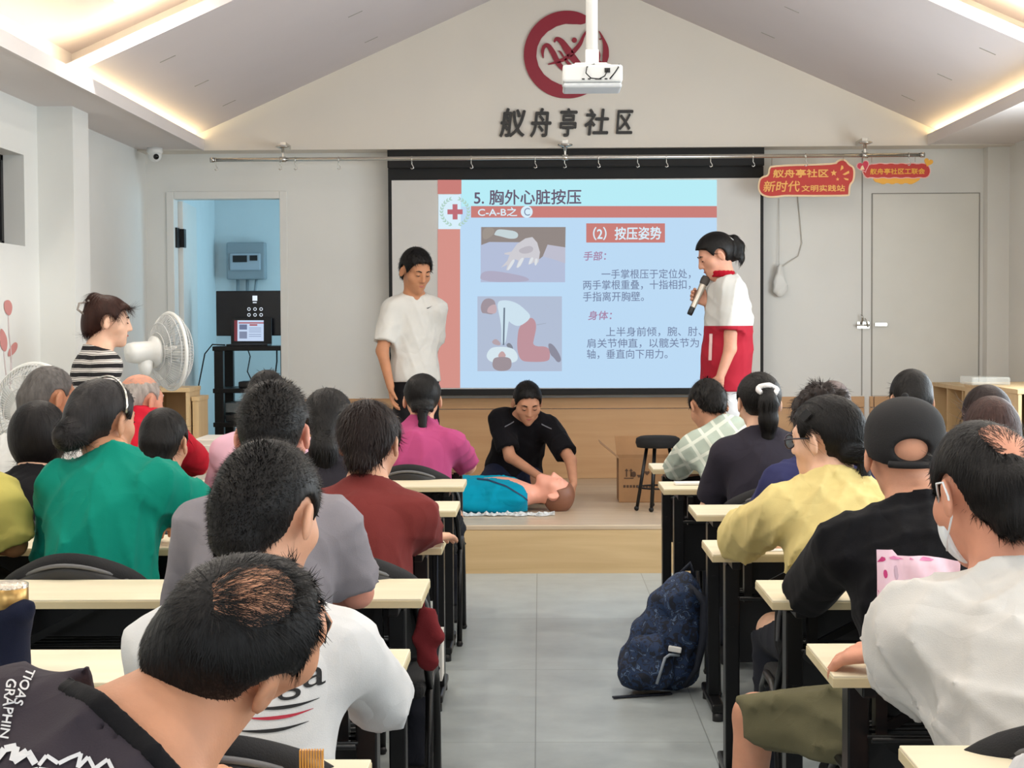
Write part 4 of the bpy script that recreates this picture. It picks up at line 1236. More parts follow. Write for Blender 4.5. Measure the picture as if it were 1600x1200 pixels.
g = person('person with a black bob covering the ears and black top', (62, 684, 5.95), hyaw=-4, hpitch=8, tyaw=-4, lean=.14, sw=.15, fat=1.0, hs=1.05, shirt=(26, 25, 28), hair='bob', hair_rgb=(18, 15, 16), nstr=3500, strand=(.06, .001, .05), skin=SKIN_PALE)
seat(g, 'black chair of the person with the black bob')
g = person('person with short grey hair and white shirt, looking right', (80, 622, 6.95), hyaw=-45, hpitch=4, tyaw=-20, lean=.14, sw=.175, fat=1.05, hs=1.1, shirt=(222, 222, 220), hair='short', hair_rgb=(92, 88, 86), hair_t=.010, nstr=1600, strand=(.03, .001, .25), skin=SKIN_TAN)
seat(g, 'black chair of the person with short grey hair')
g = person('person in a yellow t-shirt cut off by the picture edge, elbow on the table', (-66, 668, 5.0), hyaw=0, tyaw=-10, lean=.16, sw=.175, fat=1.1, shirt=(190, 178, 98), hair='short', nstr=300, sleeve=.85, sleeve_r=1.2, arm_r=dict(e=P(22, 850, 4.95), w=P(-40, 850, 5.15)), skin=(176, 122, 84))
seat(g, 'black chair of the person in the yellow t-shirt')

# striped top, standing by the left wall
def stripes():
    m, nt, N, L, b = nodes_of('striped_knit')
    tc = N.new('ShaderNodeTexCoord'); sp = N.new('ShaderNodeSeparateXYZ'); L.new(tc.outputs['Object'], sp.inputs[0])
    nz = N.new('ShaderNodeTexNoise'); nz.inputs['Scale'].default_value = 5; L.new(tc.outputs['Object'], nz.inputs['Vector'])
    ad = N.new('ShaderNodeMath'); ad.operation = 'MULTIPLY_ADD'; ad.inputs[1].default_value = .02; L.new(nz.outputs['Fac'], ad.inputs[0]); L.new(sp.outputs[2], ad.inputs[2])
    w1 = N.new('ShaderNodeMath'); w1.operation = 'PINGPONG'; w1.inputs[1].default_value = .021; L.new(ad.outputs[0], w1.inputs[0])
    rp = N.new('ShaderNodeValToRGB'); rp.color_ramp.interpolation = 'CONSTANT'
    e = rp.color_ramp.elements; e[0].position = 0; e[0].color = S(22, 20, 24); e[1].position = .011; e[1].color = S(220, 214, 208)
    for p_, c_ in ((.0145, (22, 20, 24)), (.0165, (220, 214, 208))):
        q_ = e.new(p_); q_.color = S(*c_)
    # the ramp works on 0..1: scale the distance up
    sc = N.new('ShaderNodeMath'); sc.operation = 'MULTIPLY'; sc.inputs[1].default_value = 1.0 / .021; L.new(w1.outputs[0], sc.inputs[0])
    for q_, p_ in zip(e, (0, .50, .68, .80)): q_.position = p_
    L.new(sc.outputs[0], rp.inputs[0]); L.new(rp.outputs[0], b.inputs['Base Color']); b.inputs['Roughness'].default_value = .9
    return m
def claw(i):
    hp = i['hp']; mb = MB()
    for x in (-.03, 0, .03):
        mb.tube([hp(x - .01, -.105, .085), hp(x, -.145, .075), hp(x, -.150, .045), hp(x, -.120, .025)], .005, 6)
    mb.tube([hp(-.045, -.105, .09), hp(.045, -.105, .09)], .006, 6)
    mb.build('hair_claw', mat('claw_plastic', (150, 140, 132), .25), i['root'])
g = person('standing person in a black and white striped top, auburn hair in a claw clip', (170, 503, 8.2), hyaw=-72, hpitch=6, hs=1.03, tyaw=-58, pose='stand', lean=.0, sw=.150, fat=.98, P0=None, shirt=(200, 200, 200), shirt_mat=stripes(), hair='updo', hair_rgb=(50, 26, 19), nstr=2500, strand=(.06, .001, .05), skin=SKIN_PALE, sleeve=.95, sleeve_r=1.05, wrinkle=.003, group='people standing', extra=claw, neck=.0,
           arm_r=dict(w=P(215, 640, 8.15)))

# --- right block ------------------------------------------------------------
def plaid():
    m, nt, N, L, b = nodes_of('plaid_cotton')
    tc = N.new('ShaderNodeTexCoord'); mp = N.new('ShaderNodeMapping'); mp.inputs['Rotation'].default_value = (0, R(32), 0)
    L.new(tc.outputs['Object'], mp.inputs['Vector']); sp = N.new('ShaderNodeSeparateXYZ'); L.new(mp.outputs[0], sp.inputs[0])
    fs = []
    for ax in (0, 2):
        pg = N.new('ShaderNodeMath'); pg.operation = 'PINGPONG'; pg.inputs[1].default_value = .034; L.new(sp.outputs[ax], pg.inputs[0])
        lt = N.new('ShaderNodeMath'); lt.operation = 'LESS_THAN'; lt.inputs[1].default_value = .007; L.new(pg.outputs[0], lt.inputs[0]); fs.append(lt)
    ad = N.new('ShaderNodeMath'); ad.operation = 'ADD'; L.new(fs[0].outputs[0], ad.inputs[0]); L.new(fs[1].outputs[0], ad.inputs[1])
    rp = N.new('ShaderNodeValToRGB'); rp.color_ramp.interpolation = 'CONSTANT'
    rp.color_ramp.elements[0].color = S(168, 180, 168); rp.color_ramp.elements[1].position = .4; rp.color_ramp.elements[1].color = S(206, 212, 200)
    hf = N.new('ShaderNodeMath'); hf.operation = 'MULTIPLY'; hf.inputs[1].default_value = .5; L.new(ad.outputs[0], hf.inputs[0])
    L.new(hf.outputs[0], rp.inputs[0]); L.new(rp.outputs[0], b.inputs['Base Color']); b.inputs['Roughness'].default_value = .9
    return m
g = person('person in a pale green plaid shirt bending over the front table', (1106, 636, 7.78), hyaw=18, hpitch=34, tyaw=6, lean=.22, side=-.06, sw=.17, fat=1.0, shirt=(170, 180, 165), shirt_mat=plaid(), hair='short', hair_t=.020, nstr=1500, seed=17, nb=(.05, -.09, -.095), sleeve=.9, sleeve_r=1.1,
           arm_l=dict(e=P(1053, 736, 7.85), w=P(1085, 736, 8.1)), skin=(190, 140, 112))
seat(g, 'black chair of the person in the plaid shirt')
def scrunchie(i):
    hp, s = i['hp'], i['s']; mb = MB(); pts = []
    rs = random.Random(2)
    for t in range(18):
        a = 2 * PI * t / 18
        pts.append(hp(.034 * math.cos(a) * (1 + .15 * rs.random()), -.138 + .008 * math.sin(a * 3), .050 + .018 * math.sin(a)))
    mb.tube(pts, [.010 + .004 * rs.random() for _ in pts], 8, closed=True)
    mb.build('scrunchie', mat('white_scrunchie', (225, 222, 222), .8), i['root'])
g = person('person in a charcoal t-shirt with a ponytail in a white scrunchie', (1185, 630, 6.82), hyaw=8, hpitch=4, tyaw=4, lean=.14, sw=.152, fat=1.0, shirt=(46, 43, 52), hair='pony', nstr=2500, strand=(.07, .001, .03), seed=19, skin=SKIN_PALE, sleeve=.85, sleeve_r=1.1, neckw=.92, extra=scrunchie,
           arm_l=dict(e=P(1108, 795, 6.82), w=P(1120, 762, 7.05)))
seat(g, 'black chair of the person with the white scrunchie')
g = person('person with frizzy dark hair and navy top, behind the person in glasses', (1283, 664, 5.82), hyaw=0, tyaw=0, lean=.14, sw=.165, shirt=(52, 54, 92), hair='curly', hair_rgb=(38, 30, 28), nstr=2500, strand=(.035, .001, .5))
seat(g, 'black chair of the person with frizzy hair')
g = person('person with greying hair and dark red top on the far right side', (1300, 640, 7.75), hyaw=0, tyaw=0, lean=.14, sw=.165, shirt=(150, 24, 56), hair='short', hair_t=.022, hair_rgb=(104, 92, 90), nstr=1500, strand=(.05, .001, .1))
seat(g, 'black chair of the person in the dark red top')
g = person('person with short black hair and mauve grey shirt, before the wooden shelves', (1423, 627, 6.85), hyaw=6, tyaw=0, lean=.14, sw=.17, shirt=(96, 88, 100), hair='short', hair_t=.020, nstr=1800, strand=(.04, .001, .1))
seat(g, 'black chair of the person in the mauve grey shirt')
M_frame = mat('glasses_frame', (40, 30, 48), .3)
M_lens = mat('lens_glass', (150, 190, 200), .05, alpha=.35)
def glasses(i):
    hp, s = i['hp'], i['s']; mb = MB(); ln = MB()
    for x in (-1, 1):
        pts = [hp(x * .034 + .025 * math.cos(a), .100 - .004 * abs(math.cos(a)), .004 + .020 * math.sin(a)) for a in [2 * PI * t / 16 for t in range(16)]]
        mb.tube(pts, .0024, 6, closed=True); ln.poly(pts)
        mb.tube([hp(x * .059, .098, .010), hp(x * .080, .060, .012), hp(x * .084, .0, .010), hp(x * .085, -.018, -.004)], .0026, 6)
    mb.tube([hp(-.010, .101, .008), hp(0, .104, .011), hp(.010, .101, .008)], .002, 6)
    o = mb.build('glasses', M_frame, i['root']); ln.build('lens', M_lens, o)
def clip_and_glasses(i):
    glasses(i); hp = i['hp']
    MB().bar(hp(-.094, .012, .065), hp(-.088, -.012, .085), .008, .022).build('hair_clip', M_blackpl, i['root'])
g = person('person in a pale yellow t-shirt and glasses, face turned to the left', (1290, 688, 4.87), hyaw=48, hpitch=6, hs=1.04, tyaw=8, lean=.16, sw=.165, fat=1.0, shirt=(212, 194, 132), hair='lowpony', nstr=4000, strand=(.07, .001, .04), seed=23, skin=SKIN_PALE, wrinkle=.007, sleeve=.95, sleeve_r=1.15,
           arm_l=dict(e=P(1148, 846, 5.02), w=P(1200, 850, 5.12)), extra=clip_and_glasses, nb=(.0, -.055, -.115))
seat(g, 'black chair of the person in the pale yellow t-shirt')
M_cap = mat('black_cap_cloth', (20, 19, 21), .85, bump=.1, bscale=300)
def cap(i):
    hp, s, Rh = i['hp'], i['s'], i['Rh']; F = Field()
    F.ell(hp(0, -.012, .030), (CR_R + .016) * s, Rh).ell(hp(0, -.01, .07), np.array((.082, .10, .060)) * s, Rh, k=.02)
    F.ell(hp(0, -.115, .013), np.array((.042, .05, .026)) * s, Rh, k=.004, sub=True)
    H0 = hp(0, 0, 0)
    def cl(X, Y, Z):
        x, y, z = X - H0[0], Y - H0[1], Z - H0[2]
        lz = (x * Rh[0, 2] + y * Rh[1, 2] + z * Rh[2, 2]) / s; ly = (x * Rh[0, 1] + y * Rh[1, 1] + z * Rh[2, 1]) / s
        return np.maximum((.004 + .30 * ly) - lz, -.2) * s
    v, q = F.mesh(.006, (), [cl]); c = np_mesh('cap', v, q, M_cap, i['root'])
    MB().tube([hp(.088 * math.sin(a), -.012 - .108 * math.cos(a), -.020 + .012 * (1 - math.cos(a))) for a in [R(t) for t in range(-34, 35, 4)]], .0085, 8).build('cap_strap', M_cap, c)
    MB().ball(hp(0, -.015, .134), .009).build('cap_button', M_cap, c)
    pb = [hp(.07 * math.sin(a), .075 + .085 * math.cos(a), .030 - .012 * math.cos(a)) for a in [R(t) for t in range(-85, 86, 10)]]
    MB().prism(pb, Rh @ np.array((0, 0, .006))).build('cap_brim', M_cap, c)
g = person('person in a black cap and black t-shirt, olive shorts leg out in the aisle', (1413, 712, 4.0), hyaw=-3, hpitch=4, hs=1.06, tyaw=4, lean=.18, sw=.185, fat=1.15, shirt=(20, 20, 23), hair=None, seed=29, skin=(206, 150, 122), sleeve=.95, sleeve_r=1.2, wrinkle=.006, nb=(.015, -.06, -.118),
           arm_l=dict(e=P(1262, 925, 4.22), w=P(1330, 935, 4.38)), pants=(104, 100, 76), shorts=True,
           legs={'l': (P(1180, 1118, 4.08), P(1160, 1345, 4.02)), 'r': (P(1400, 1120, 4.32), P(1400, 1330, 4.28))}, extra=cap)
seat(g, 'black chair of the person in the black cap')
M_maskm = mat('white_mask', (226, 232, 236), .8)
def face_mask(i):
    hp, s, Rh = i['hp'], i['s'], i['Rh']; F = Field()
    F.ell(hp(0, .034, -.045), np.array((.064, .066, .070)) * s, Rh).ell(hp(0, .085, -.035), np.array((.03, .028, .05)) * s, Rh, k=.03)
    H0 = hp(0, 0, 0)
    def cl(X, Y, Z):
        x, y, z = X - H0[0], Y - H0[1], Z - H0[2]
        ly = (x * Rh[0, 1] + y * Rh[1, 1] + z * Rh[2, 1]) / s; lz = (x * Rh[0, 2] + y * Rh[1, 2] + z * Rh[2, 2]) / s
        return np.maximum(np.maximum(.036 - ly, lz - .0), -.108 - lz) * s
    v, q = F.mesh(.006, (), [cl]); m_ = np_mesh('face_mask', v, q, M_maskm, i['root'])
    for x in (-1, 1):
        mb = MB(); mb.tube([hp(x * .064, .040, -.012), hp(x * .084, .010, .022), hp(x * .089, -.016, .020), hp(x * .092, -.030, -.005), hp(x * .082, -.018, -.036), hp(x * .066, .03, -.07), hp(x * .058, .045, -.085)], .0022, 6); mb.build('ear_loop', M_maskm, m_)
g = person('person in a white long-sleeved shirt and face mask, thinning hair on the crown', (1540, 772, 3.1), hyaw=20, hpitch=14, hs=1.13, tyaw=6, lean=.16, sw=.190, fat=1.15, shirt=(206, 203, 198), hair='bald', hair_t=.012, nstr=14000, strand=(.026, .0006, .12), bald_at=(.010, -.084, .088, .050, .046, .048, .12, .06), h=.010, hh=.005, seed=37, hand_s=1.1, skin=(206, 146, 120), wrinkle=.008, sleeve=.97, sleeve_r=1.32, nb=(.02, -.06, -.135),
           arm_l=dict(e=P(1425, 1066, 3.08), w=P(1397, 1018, 3.26), d=(-.74, .64, -.16), n=(-.1, .35, -1), curl=.55), extra=face_mask)
seat(g, 'black chair with grey rim behind the person in the white long-sleeved shirt')
g = person('person with long dark brown hair at the right edge, behind the thinning crown', (1540, 650, 6.85), hyaw=8, tyaw=0, lean=.14, sw=.15, shirt=(186, 196, 220), hair='long', hair_rgb=(36, 26, 25), nstr=2000)
seat(g, 'black chair of the person with long dark brown hair')
g = person('person with long reddish brown streaked hair, nearer than the long dark hair', (1548, 676, 5.85), hyaw=-4, tyaw=0, lean=.14, sw=.15, shirt=(200, 200, 206), hair='long', hair_rgb=(58, 38, 34), nstr=2500)
seat(g, 'black chair of the person with streaked brown hair')
g = person('person in a white top of whom only the left sleeve shows', (1895, 905, 2.12), hyaw=0, tyaw=0, lean=.14, sw=.18, fat=1.1, shirt=(208, 208, 210), hair='short', nstr=500, sleeve='long', arm_l=dict(e=V3((.655, 2.06, .86)), w=V3((.69, 2.36, .79))))
seat(g, 'black chair of the person showing only a white sleeve')

# --- on the stage -------------------------------------------------------------
def tick(i):
    a = P(661, 481, 10.2); b_ = P(671, 477, 10.2)
    mb = MB(); n = V3((0, 0, .006))
    mb.poly([a, a + (b_ - a) * .25 - n * 1.3, b_, a + (b_ - a) * .3 - n * .2])
    me = bpy.data.meshes.new('chest_mark'); me.from_pydata(mb.v, [], mb.f)
    decal('chest_mark', me, (0, 1, 0), i['shirt'], mat('dark_print', (40, 40, 44), .8), i['shirt'])
person('youth in a white t-shirt standing before the screen, looking down', (650, 424, 10.5), hyaw=-146, hpitch=22, hs=1.10, tyaw=-162, pose='stand', floor=STZ, lean=-.02, sw=.142, fat=.82, shirt=(206, 204, 199), hair='short', hair_t=.026, nstr=1500, strand=(.035, .0014, .35), skin=(186, 130, 96), sleeve=.80, sleeve_r=1.2, wrinkle=.004, hem=.045, pants=(26, 25, 27), group='people on the stage', nb=(.0, -.05, -.14),
       arm_r=dict(e=P(597, 548, 10.42), w=P(610, 603, 10.38), d=(.1, .0, -1), n=(1, 0, 0), curl=.5), arm_l=dict(w=P(668, 620, 10.75)), h=.010, hh=.006, extra=tick)

def two_tone():
    m, nt, N, L, b = nodes_of('two_tone_cotton')
    tc = N.new('ShaderNodeTexCoord'); sp = N.new('ShaderNodeSeparateXYZ'); L.new(tc.outputs['Object'], sp.inputs[0])
    gt = N.new('ShaderNodeMath'); gt.operation = 'GREATER_THAN'; gt.inputs[1].default_value = P(1135, 509, 10.2).z - STZ; L.new(sp.outputs[2], gt.inputs[0])
    mx = N.new('ShaderNodeMix'); mx.data_type = 'RGBA'; mx.inputs['A'].default_value = S(166, 14, 42); mx.inputs['B'].default_value = S(206, 206, 203)
    L.new(gt.outputs[0], mx.inputs['Factor']); L.new(mx.outputs['Result'], b.inputs['Base Color']); b.inputs['Roughness'].default_value = .85
    return m
def speaker_extra(i):
    red = cloth((164, 20, 38)); NB, u, rr, ff = i['NB'], i['u'], i['r'], i['f']
    F = Field(); nu = nrm(u + ff * .45)
    for t in range(16):
        a0, a1 = 2 * PI * t / 16, 2 * PI * (t + 1) / 16
        q_ = [NB + nu * .004 + rr * math.cos(a) * .070 + ff * (math.sin(a) * .072 + .014) for a in (a0, a1)]
        F.cap(q_[0], q_[1], .010, None, .008).cap(q_[0] + nu * .022, q_[1] + nu * .022, .008, None, .012)
    v, q = F.mesh(.007); np_mesh('collar', v, q, red, i['root'])
    zp = MB().bar(P(1116.5, 523, 9.95), P(1114, 564, 9.95), .022, .002)
    me = bpy.data.meshes.new('pocket_trim')
    a, b_ = P(1117, 522, 9.9), P(1114.5, 564, 9.9); d_ = V3((.008, 0, 0))
    me.from_pydata([a - d_, a + d_, b_ + d_, b_ - d_], [], [(0, 1, 2, 3)])
    decal('pocket_trim', me, (0, 1, 0), i['shirt'], mat('pocket_white', (235, 200, 200), .8), i['shirt'], .003)
    hp = i['hp']
    MB().bar(hp(.035, -.10, .068), hp(.030, -.118, .040), .014, .010).bar(hp(-.035, -.10, .068), hp(-.030, -.118, .040), .014, .010).build('hair_tie', M_white, i['root'])
_g0, _g1 = P(1077, 492, 10.16), P(1105, 431, 10.20); _ga = (_g1 - _g0).normalized()
GRIP_N = V3((.15, -1, 0)); GRIP_N = (GRIP_N - _ga * GRIP_N.dot(_ga)).normalized(); GRIP_D = GRIP_N.cross(_ga)
GRIP_W = _g0.lerp(_g1, .47) - GRIP_D * .078 - GRIP_N * .034
person('standing person in a red and white polo speaking into a microphone', (1118, 400, 10.2), hyaw=96, hpitch=24, hs=1.10, tyaw=98, pose='stand', floor=STZ, lean=.0, sw=.145, fat=1.02, shirt=(220, 220, 216), shirt_mat=two_tone(), hair='pony', hair_t=.020, nstr=1200, strand=(.05, .0014, .02), skin=(204, 150, 126), sleeve=.70, sleeve_r=1.25, fit=1.6, wrinkle=.004, hem=.20, pants=(206, 206, 208), group='people on the stage', nb=(.0, -.055, -.112), neckw=.92, neck=-.005,
       arm_l=dict(e=P(1141, 545, 10.02), w=P(1125, 590, 9.98), d=(-.25, -.05, -1), n=(0, 1, 0), curl=.5),
       arm_r=dict(e=P(1116, 505, 10.40), w=GRIP_W, d=GRIP_D, n=GRIP_N, curl=.95), h=.010, hh=.006, extra=speaker_extra)

def piping(i):
    for (a, b_) in (((786, 652), (801, 642)), ((846, 645), (863, 654))):
        a3, b3 = P(*a, 10.3), P(*b_, 10.3); d_ = V3((0, 0, .004))
        me = bpy.data.meshes.new('piping'); me.from_pydata([a3 - d_, b3 - d_, b3 + d_, a3 + d_], [], [(0, 1, 2, 3)])
        decal('piping', me, (0, 1, -.2), i['shirt'], mat('grey_piping', (110, 110, 118), .6), i['shirt'], .003)
_p0 = P(802, 735, 11.05)
person('person in a black t-shirt kneeling over the training manikin', (824, 630, 10.72), hyaw=-170, hpitch=27, hs=1.10, tyaw=-178, pose='kneel', floor=STZ, P0=_p0, sw=.168, fat=1.02, shirt=(20, 19, 23), hair='short', hair_t=.018, nstr=1500, strand=(.02, .0014, .4), skin=(190, 138, 110), sleeve=.80, sleeve_r=1.25, wrinkle=.004, hem=.10, pants=(32, 36, 58), group='people on the stage', nb=(-.0, -.11, -.075), shoulder_drop=.07, hunch=.05, fit=1.2,
       arm_r=dict(e=P(797, 714, 10.72), w=P(842, 744, 10.50), d=(.85, -.3, -.1), n=(.2, 0, -1), curl=.6), arm_l=dict(e=P(892, 720, 10.66), w=P(896, 755, 10.46), d=(-.05, -.3, -1), n=(-1, .1, 0), curl=.35),
       legs={'l': (_p0 + V3((.20, -.34, 0)) * 1 + V3((0, 0, STZ + .075 - _p0.z)), _p0 + V3((.12, .10, STZ + .05 - _p0.z))), 'r': (_p0 + V3((-.20, -.32, STZ + .075 - _p0.z)), _p0 + V3((-.12, .10, STZ + .05 - _p0.z)))}, h=.010, hh=.006, extra=piping)
# ------------------------------------------------------------------ the projection screen and its slide
YS = 12.30
def flat(pts, Y, name, m, parent):
    return MB().poly([P(x, y, Y) for x, y in pts]).build(name, m, parent)
def rect(x0, y0, x1, y1): return [(x0, y1), (x1, y1), (x1, y0), (x0, y0)]
def ptext(name, body, x0, y0, x1, y1, Y, m, parent, **k):
    a, b_, c = P(x0, y1, Y), P(x1, y1, Y), P(x0, y0, Y)
    return fit_text(name, body, a, (b_ - a).length, (c - a).length, m, parent, V3((1, 0, 0)), V3((0, 0, 1)), **k)
M_screen = mat('screen_cloth', (214, 212, 208), .9)
M_scrblack = mat('screen_black', (13, 13, 14), .7)
def lit(name, rgb): return emat(name, rgb, (14, 14, 16), .81)
L_white, L_cyan = lit('slide_pale_blue', (188, 218, 244)), lit('slide_cyan', (184, 236, 246))
L_pink, L_bar, L_ink, L_mauve, L_pure = lit('slide_pink', (212, 146, 136)), lit('slide_red', (200, 126, 120)), lit('slide_ink', (118, 132, 162)), lit('slide_mauve', (168, 136, 168)), lit('slide_white', (216, 238, 250))
L_title, L_green, L_cross = lit('slide_title', (104, 92, 112)), lit('slide_green', (176, 208, 196)), lit('slide_cross', (190, 110, 120))
scr = thing('projection_screen', 'wide pull-down projection screen with black border showing a first aid slide', 'projection screen', P(900, 606, YS))
a, b_ = P(606, 233, YS), P(1193, 256, YS)
MB().box(a.x, b_.x, YS - .05, YS + .07, P(900, 262, YS).z, P(900, 231, YS).z).build('case', M_scrblack, scr, bevel=.008)
z0, z1 = P(900, 612, YS).z, P(900, 262, YS).z
MB().box(a.x, b_.x, YS, YS + .008, z0, z1).build('border', M_scrblack, scr)
MB().box(P(612, 300, YS).x, P(1188, 300, YS).x, YS - .003, YS - .001, P(900, 607, YS).z, P(900, 280, YS).z).build('screen_cloth', M_screen, scr)
MB().box(P(608, 300, YS).x, P(1191, 300, YS).x, YS - .015, YS + .02, P(900, 617, YS).z, P(900, 607, YS).z).build('bottom_bar', M_scrblack, scr, bevel=.004)
sl_ = flat(rect(718, 281, 1120, 606), YS - .005, 'slide', L_white, scr)
K = YS - .007
flat(rect(721, 281, 1120, 323), K, 'slide_header', L_cyan, sl_)
flat(rect(684, 281, 721, 303), K, 'slide_band', L_bar, sl_); flat(rect(685, 304, 720, 358), K, 'slide_emblem_field', L_pure, sl_)
flat(rect(684, 358, 719, 606), K, 'slide_band', L_pink, sl_)
flat(rect(736, 322, 1120, 340), K - .001, 'slide_bar', L_bar, sl_)
flat(rect(916, 349, 1039, 379), K, 'slide_box', L_bar, sl_)
K2 = YS - .010
c0 = P(711, 331, K2); wr_ = MB()
for i in range(22):
    for rr_, da in ((.106, .10), (.094, -.10)):
        an = R(-70 + 140 * (i % 11) / 10) + (PI if i >= 11 else 0); sg = 1 if i < 11 else -1
        c = c0 + V3((math.cos(an), 0, math.sin(an))) * rr_; t = V3((-math.sin(an), 0, math.cos(an))) * sg
        t = (t + V3((math.cos(an), 0, math.sin(an))) * (6 * da)).normalized(); n = V3((t.z, 0, -t.x))
        wr_.poly([c - t * .015, c + n * .006, c + t * .017, c - n * .006])
wr_.build('slide_wreath', L_green, sl_)
mb = MB()
mb.poly([c0 + V3((x, 0, z)) for x, z in ((-.018, -.056), (.018, -.056), (.018, -.018), (.056, -.018), (.056, .018), (.018, .018), (.018, .056), (-.018, .056), (-.018, .018), (-.056, .018), (-.056, -.018), (-.018, -.018))])
mb.build('slide_cross', L_cross, sl_)
ptext('slide_title', '5. 胸外心脏按压', 741, 297, 908, 320, K2, L_title, sl_, bold=.018)
ptext('slide_heading', 'C-A-B之', 747, 324.5, 808, 338, K2, L_pure, sl_, bold=.02)
cc = P(823, 331, K2 + .001)
MB().poly([cc + V3((math.cos(t), 0, math.sin(t))) * .044 for t in [2 * PI * i / 24 for i in range(24)]]).build('slide_disc', L_pure, sl_)
ptext('slide_disc_letter', 'C', 819, 325, 828, 337, K2 - .001, L_ink, sl_)
ptext('slide_heading', '（2）按压姿势', 927, 355, 1033, 375, K2, L_pure, sl_, bold=.02)
ptext('slide_text', '手部：', 912, 393, 947, 407, K2, L_mauve, sl_, bold=.02, shear=.1)
ptext('slide_text', '身体：', 919, 486, 956, 500, K2, L_mauve, sl_, bold=.02, shear=.1)
for body, x0, x1, y0 in (('一手掌根压于定位处，', 940, 1079, 421), ('两手掌根重叠，十指相扣，', 911, 1079, 438), ('手指离开胸壁。', 911, 1006, 456), ('上半身前倾，腕、肘、', 947, 1096, 511), ('肩关节伸直，以髋关节为', 917, 1092, 529), ('轴，垂直向下用力。', 917, 1043, 546)):
    ptext('slide_text', body, x0, y0, x1, y0 + 15, K2, L_ink, sl_, bold=.006)
# the two pictures on the slide
def smooth_poly(pts, it=2):
    for _ in range(it):
        o = []
        for i in range(len(pts)):
            a, b_ = pts[i], pts[(i + 1) % len(pts)]
            o += [(a[0] * .75 + b_[0] * .25, a[1] * .75 + b_[1] * .25), (a[0] * .25 + b_[0] * .75, a[1] * .25 + b_[1] * .75)]
        pts = o
    return pts
px1 = flat(rect(751, 355, 883, 441), K, 'slide_photo', lit('slide_photo_skin', (180, 190, 216)), sl_)
Zm = lambda pts: [(730 + x * .2166, 340 + y * .2166) for x, y in pts]
def pic(pts, rgb, dy, name='slide_picture_shape', sm=1): flat(Zm(smooth_poly(pts, 2) if sm else pts), K - dy, name, lit(name, rgb), sl_)
pic([(102, 68), (710, 68), (708, 215), (580, 195), (545, 280), (520, 300), (480, 170), (370, 178), (160, 176), (102, 198)], (146, 136, 132), .001, sm=0)
pic([(95, 465), (95, 400), (160, 380), (300, 400), (440, 430), (450, 465)], (176, 172, 194), .0015)
pic([(110, 72), (200, 72), (190, 130), (110, 170)], (158, 148, 140), .0012)
pic([(195, 118), (215, 85), (260, 85), (365, 100), (368, 148), (310, 155), (240, 135), (196, 126)], (198, 212, 216), .002)
pic([(580, 195), (708, 215), (708, 330), (620, 300), (545, 280)], (190, 190, 206), .002, sm=0)
pic([(420, 150), (470, 140), (505, 180), (525, 250), (515, 320), (490, 345), (480, 320), (470, 330), (440, 340), (455, 290), (415, 290), (385, 350), (352, 362), (370, 310), (345, 300), (310, 360), (280, 382), (290, 340), (245, 360), (290, 310), (305, 270), (268, 265), (270, 255), (320, 245), (360, 190)], (206, 204, 210), .003, sm=0)
pic([(360, 235), (440, 200), (480, 215), (470, 250), (400, 265)], (186, 182, 190), .004)
for q_ in (((385, 290), (415, 290), (375, 362), (352, 362)), ((460, 285), (482, 290), (460, 335), (438, 338)), ((490, 290), (512, 300), (500, 345), (485, 345)), ((325, 300), (350, 305), (305, 378), (282, 382))):
    pic(q_, (222, 226, 230), .005)
flat(rect(746, 463, 878, 580), K, 'slide_drawing', lit('slide_drawing_field', (178, 190, 212)), sl_)
pic([(375, 780), (455, 715), (490, 740), (500, 790), (485, 860), (470, 930), (590, 928), (600, 1000), (585, 1040), (440, 1042), (385, 1030), (360, 960), (362, 860)], (190, 148, 156), .001)
pic([(580, 912), (605, 905), (640, 940), (678, 1010), (675, 1040), (650, 1045), (625, 1010), (600, 990)], (140, 140, 156), .002)
pic([(210, 605), (280, 593), (360, 615), (420, 665), (460, 708), (440, 745), (370, 790), (310, 760), (300, 740), (290, 820), (275, 915), (245, 915), (248, 800), (235, 720)], (206, 226, 238), .003)
pic([(262, 650), (274, 650), (268, 920), (256, 920)], (110, 124, 140), .004, sm=0)
pic([(130, 690), (105, 690), (95, 640), (115, 595), (150, 580), (190, 590), (206, 620), (205, 680), (180, 700), (150, 695)], (160, 148, 156), .003)
pic([(155, 640), (205, 620), (215, 660), (205, 695), (160, 690), (140, 680)], (196, 172, 178), .004)
pic([(175, 895), (205, 870), (240, 900), (240, 925), (190, 915)], (182, 164, 170), .003); pic([(280, 915), (305, 900), (330, 930), (330, 960), (290, 935)], (130, 134, 146), .003)
pic([(135, 1010), (150, 960), (190, 930), (320, 935), (360, 975), (368, 1025), (330, 1050), (180, 1050)], (214, 230, 238), .004)
pic([(253, 950), (290, 1010), (210, 1010)], (196, 164, 164), .005)
pic([(185, 1020), (215, 1005), (290, 1005), (320, 1025), (320, 1080), (290, 1105), (220, 1108), (180, 1080)], (158, 146, 152), .006)
pic([(500, 772), (570, 760), (570, 763), (500, 776)], (156, 164, 180), .003, sm=0)

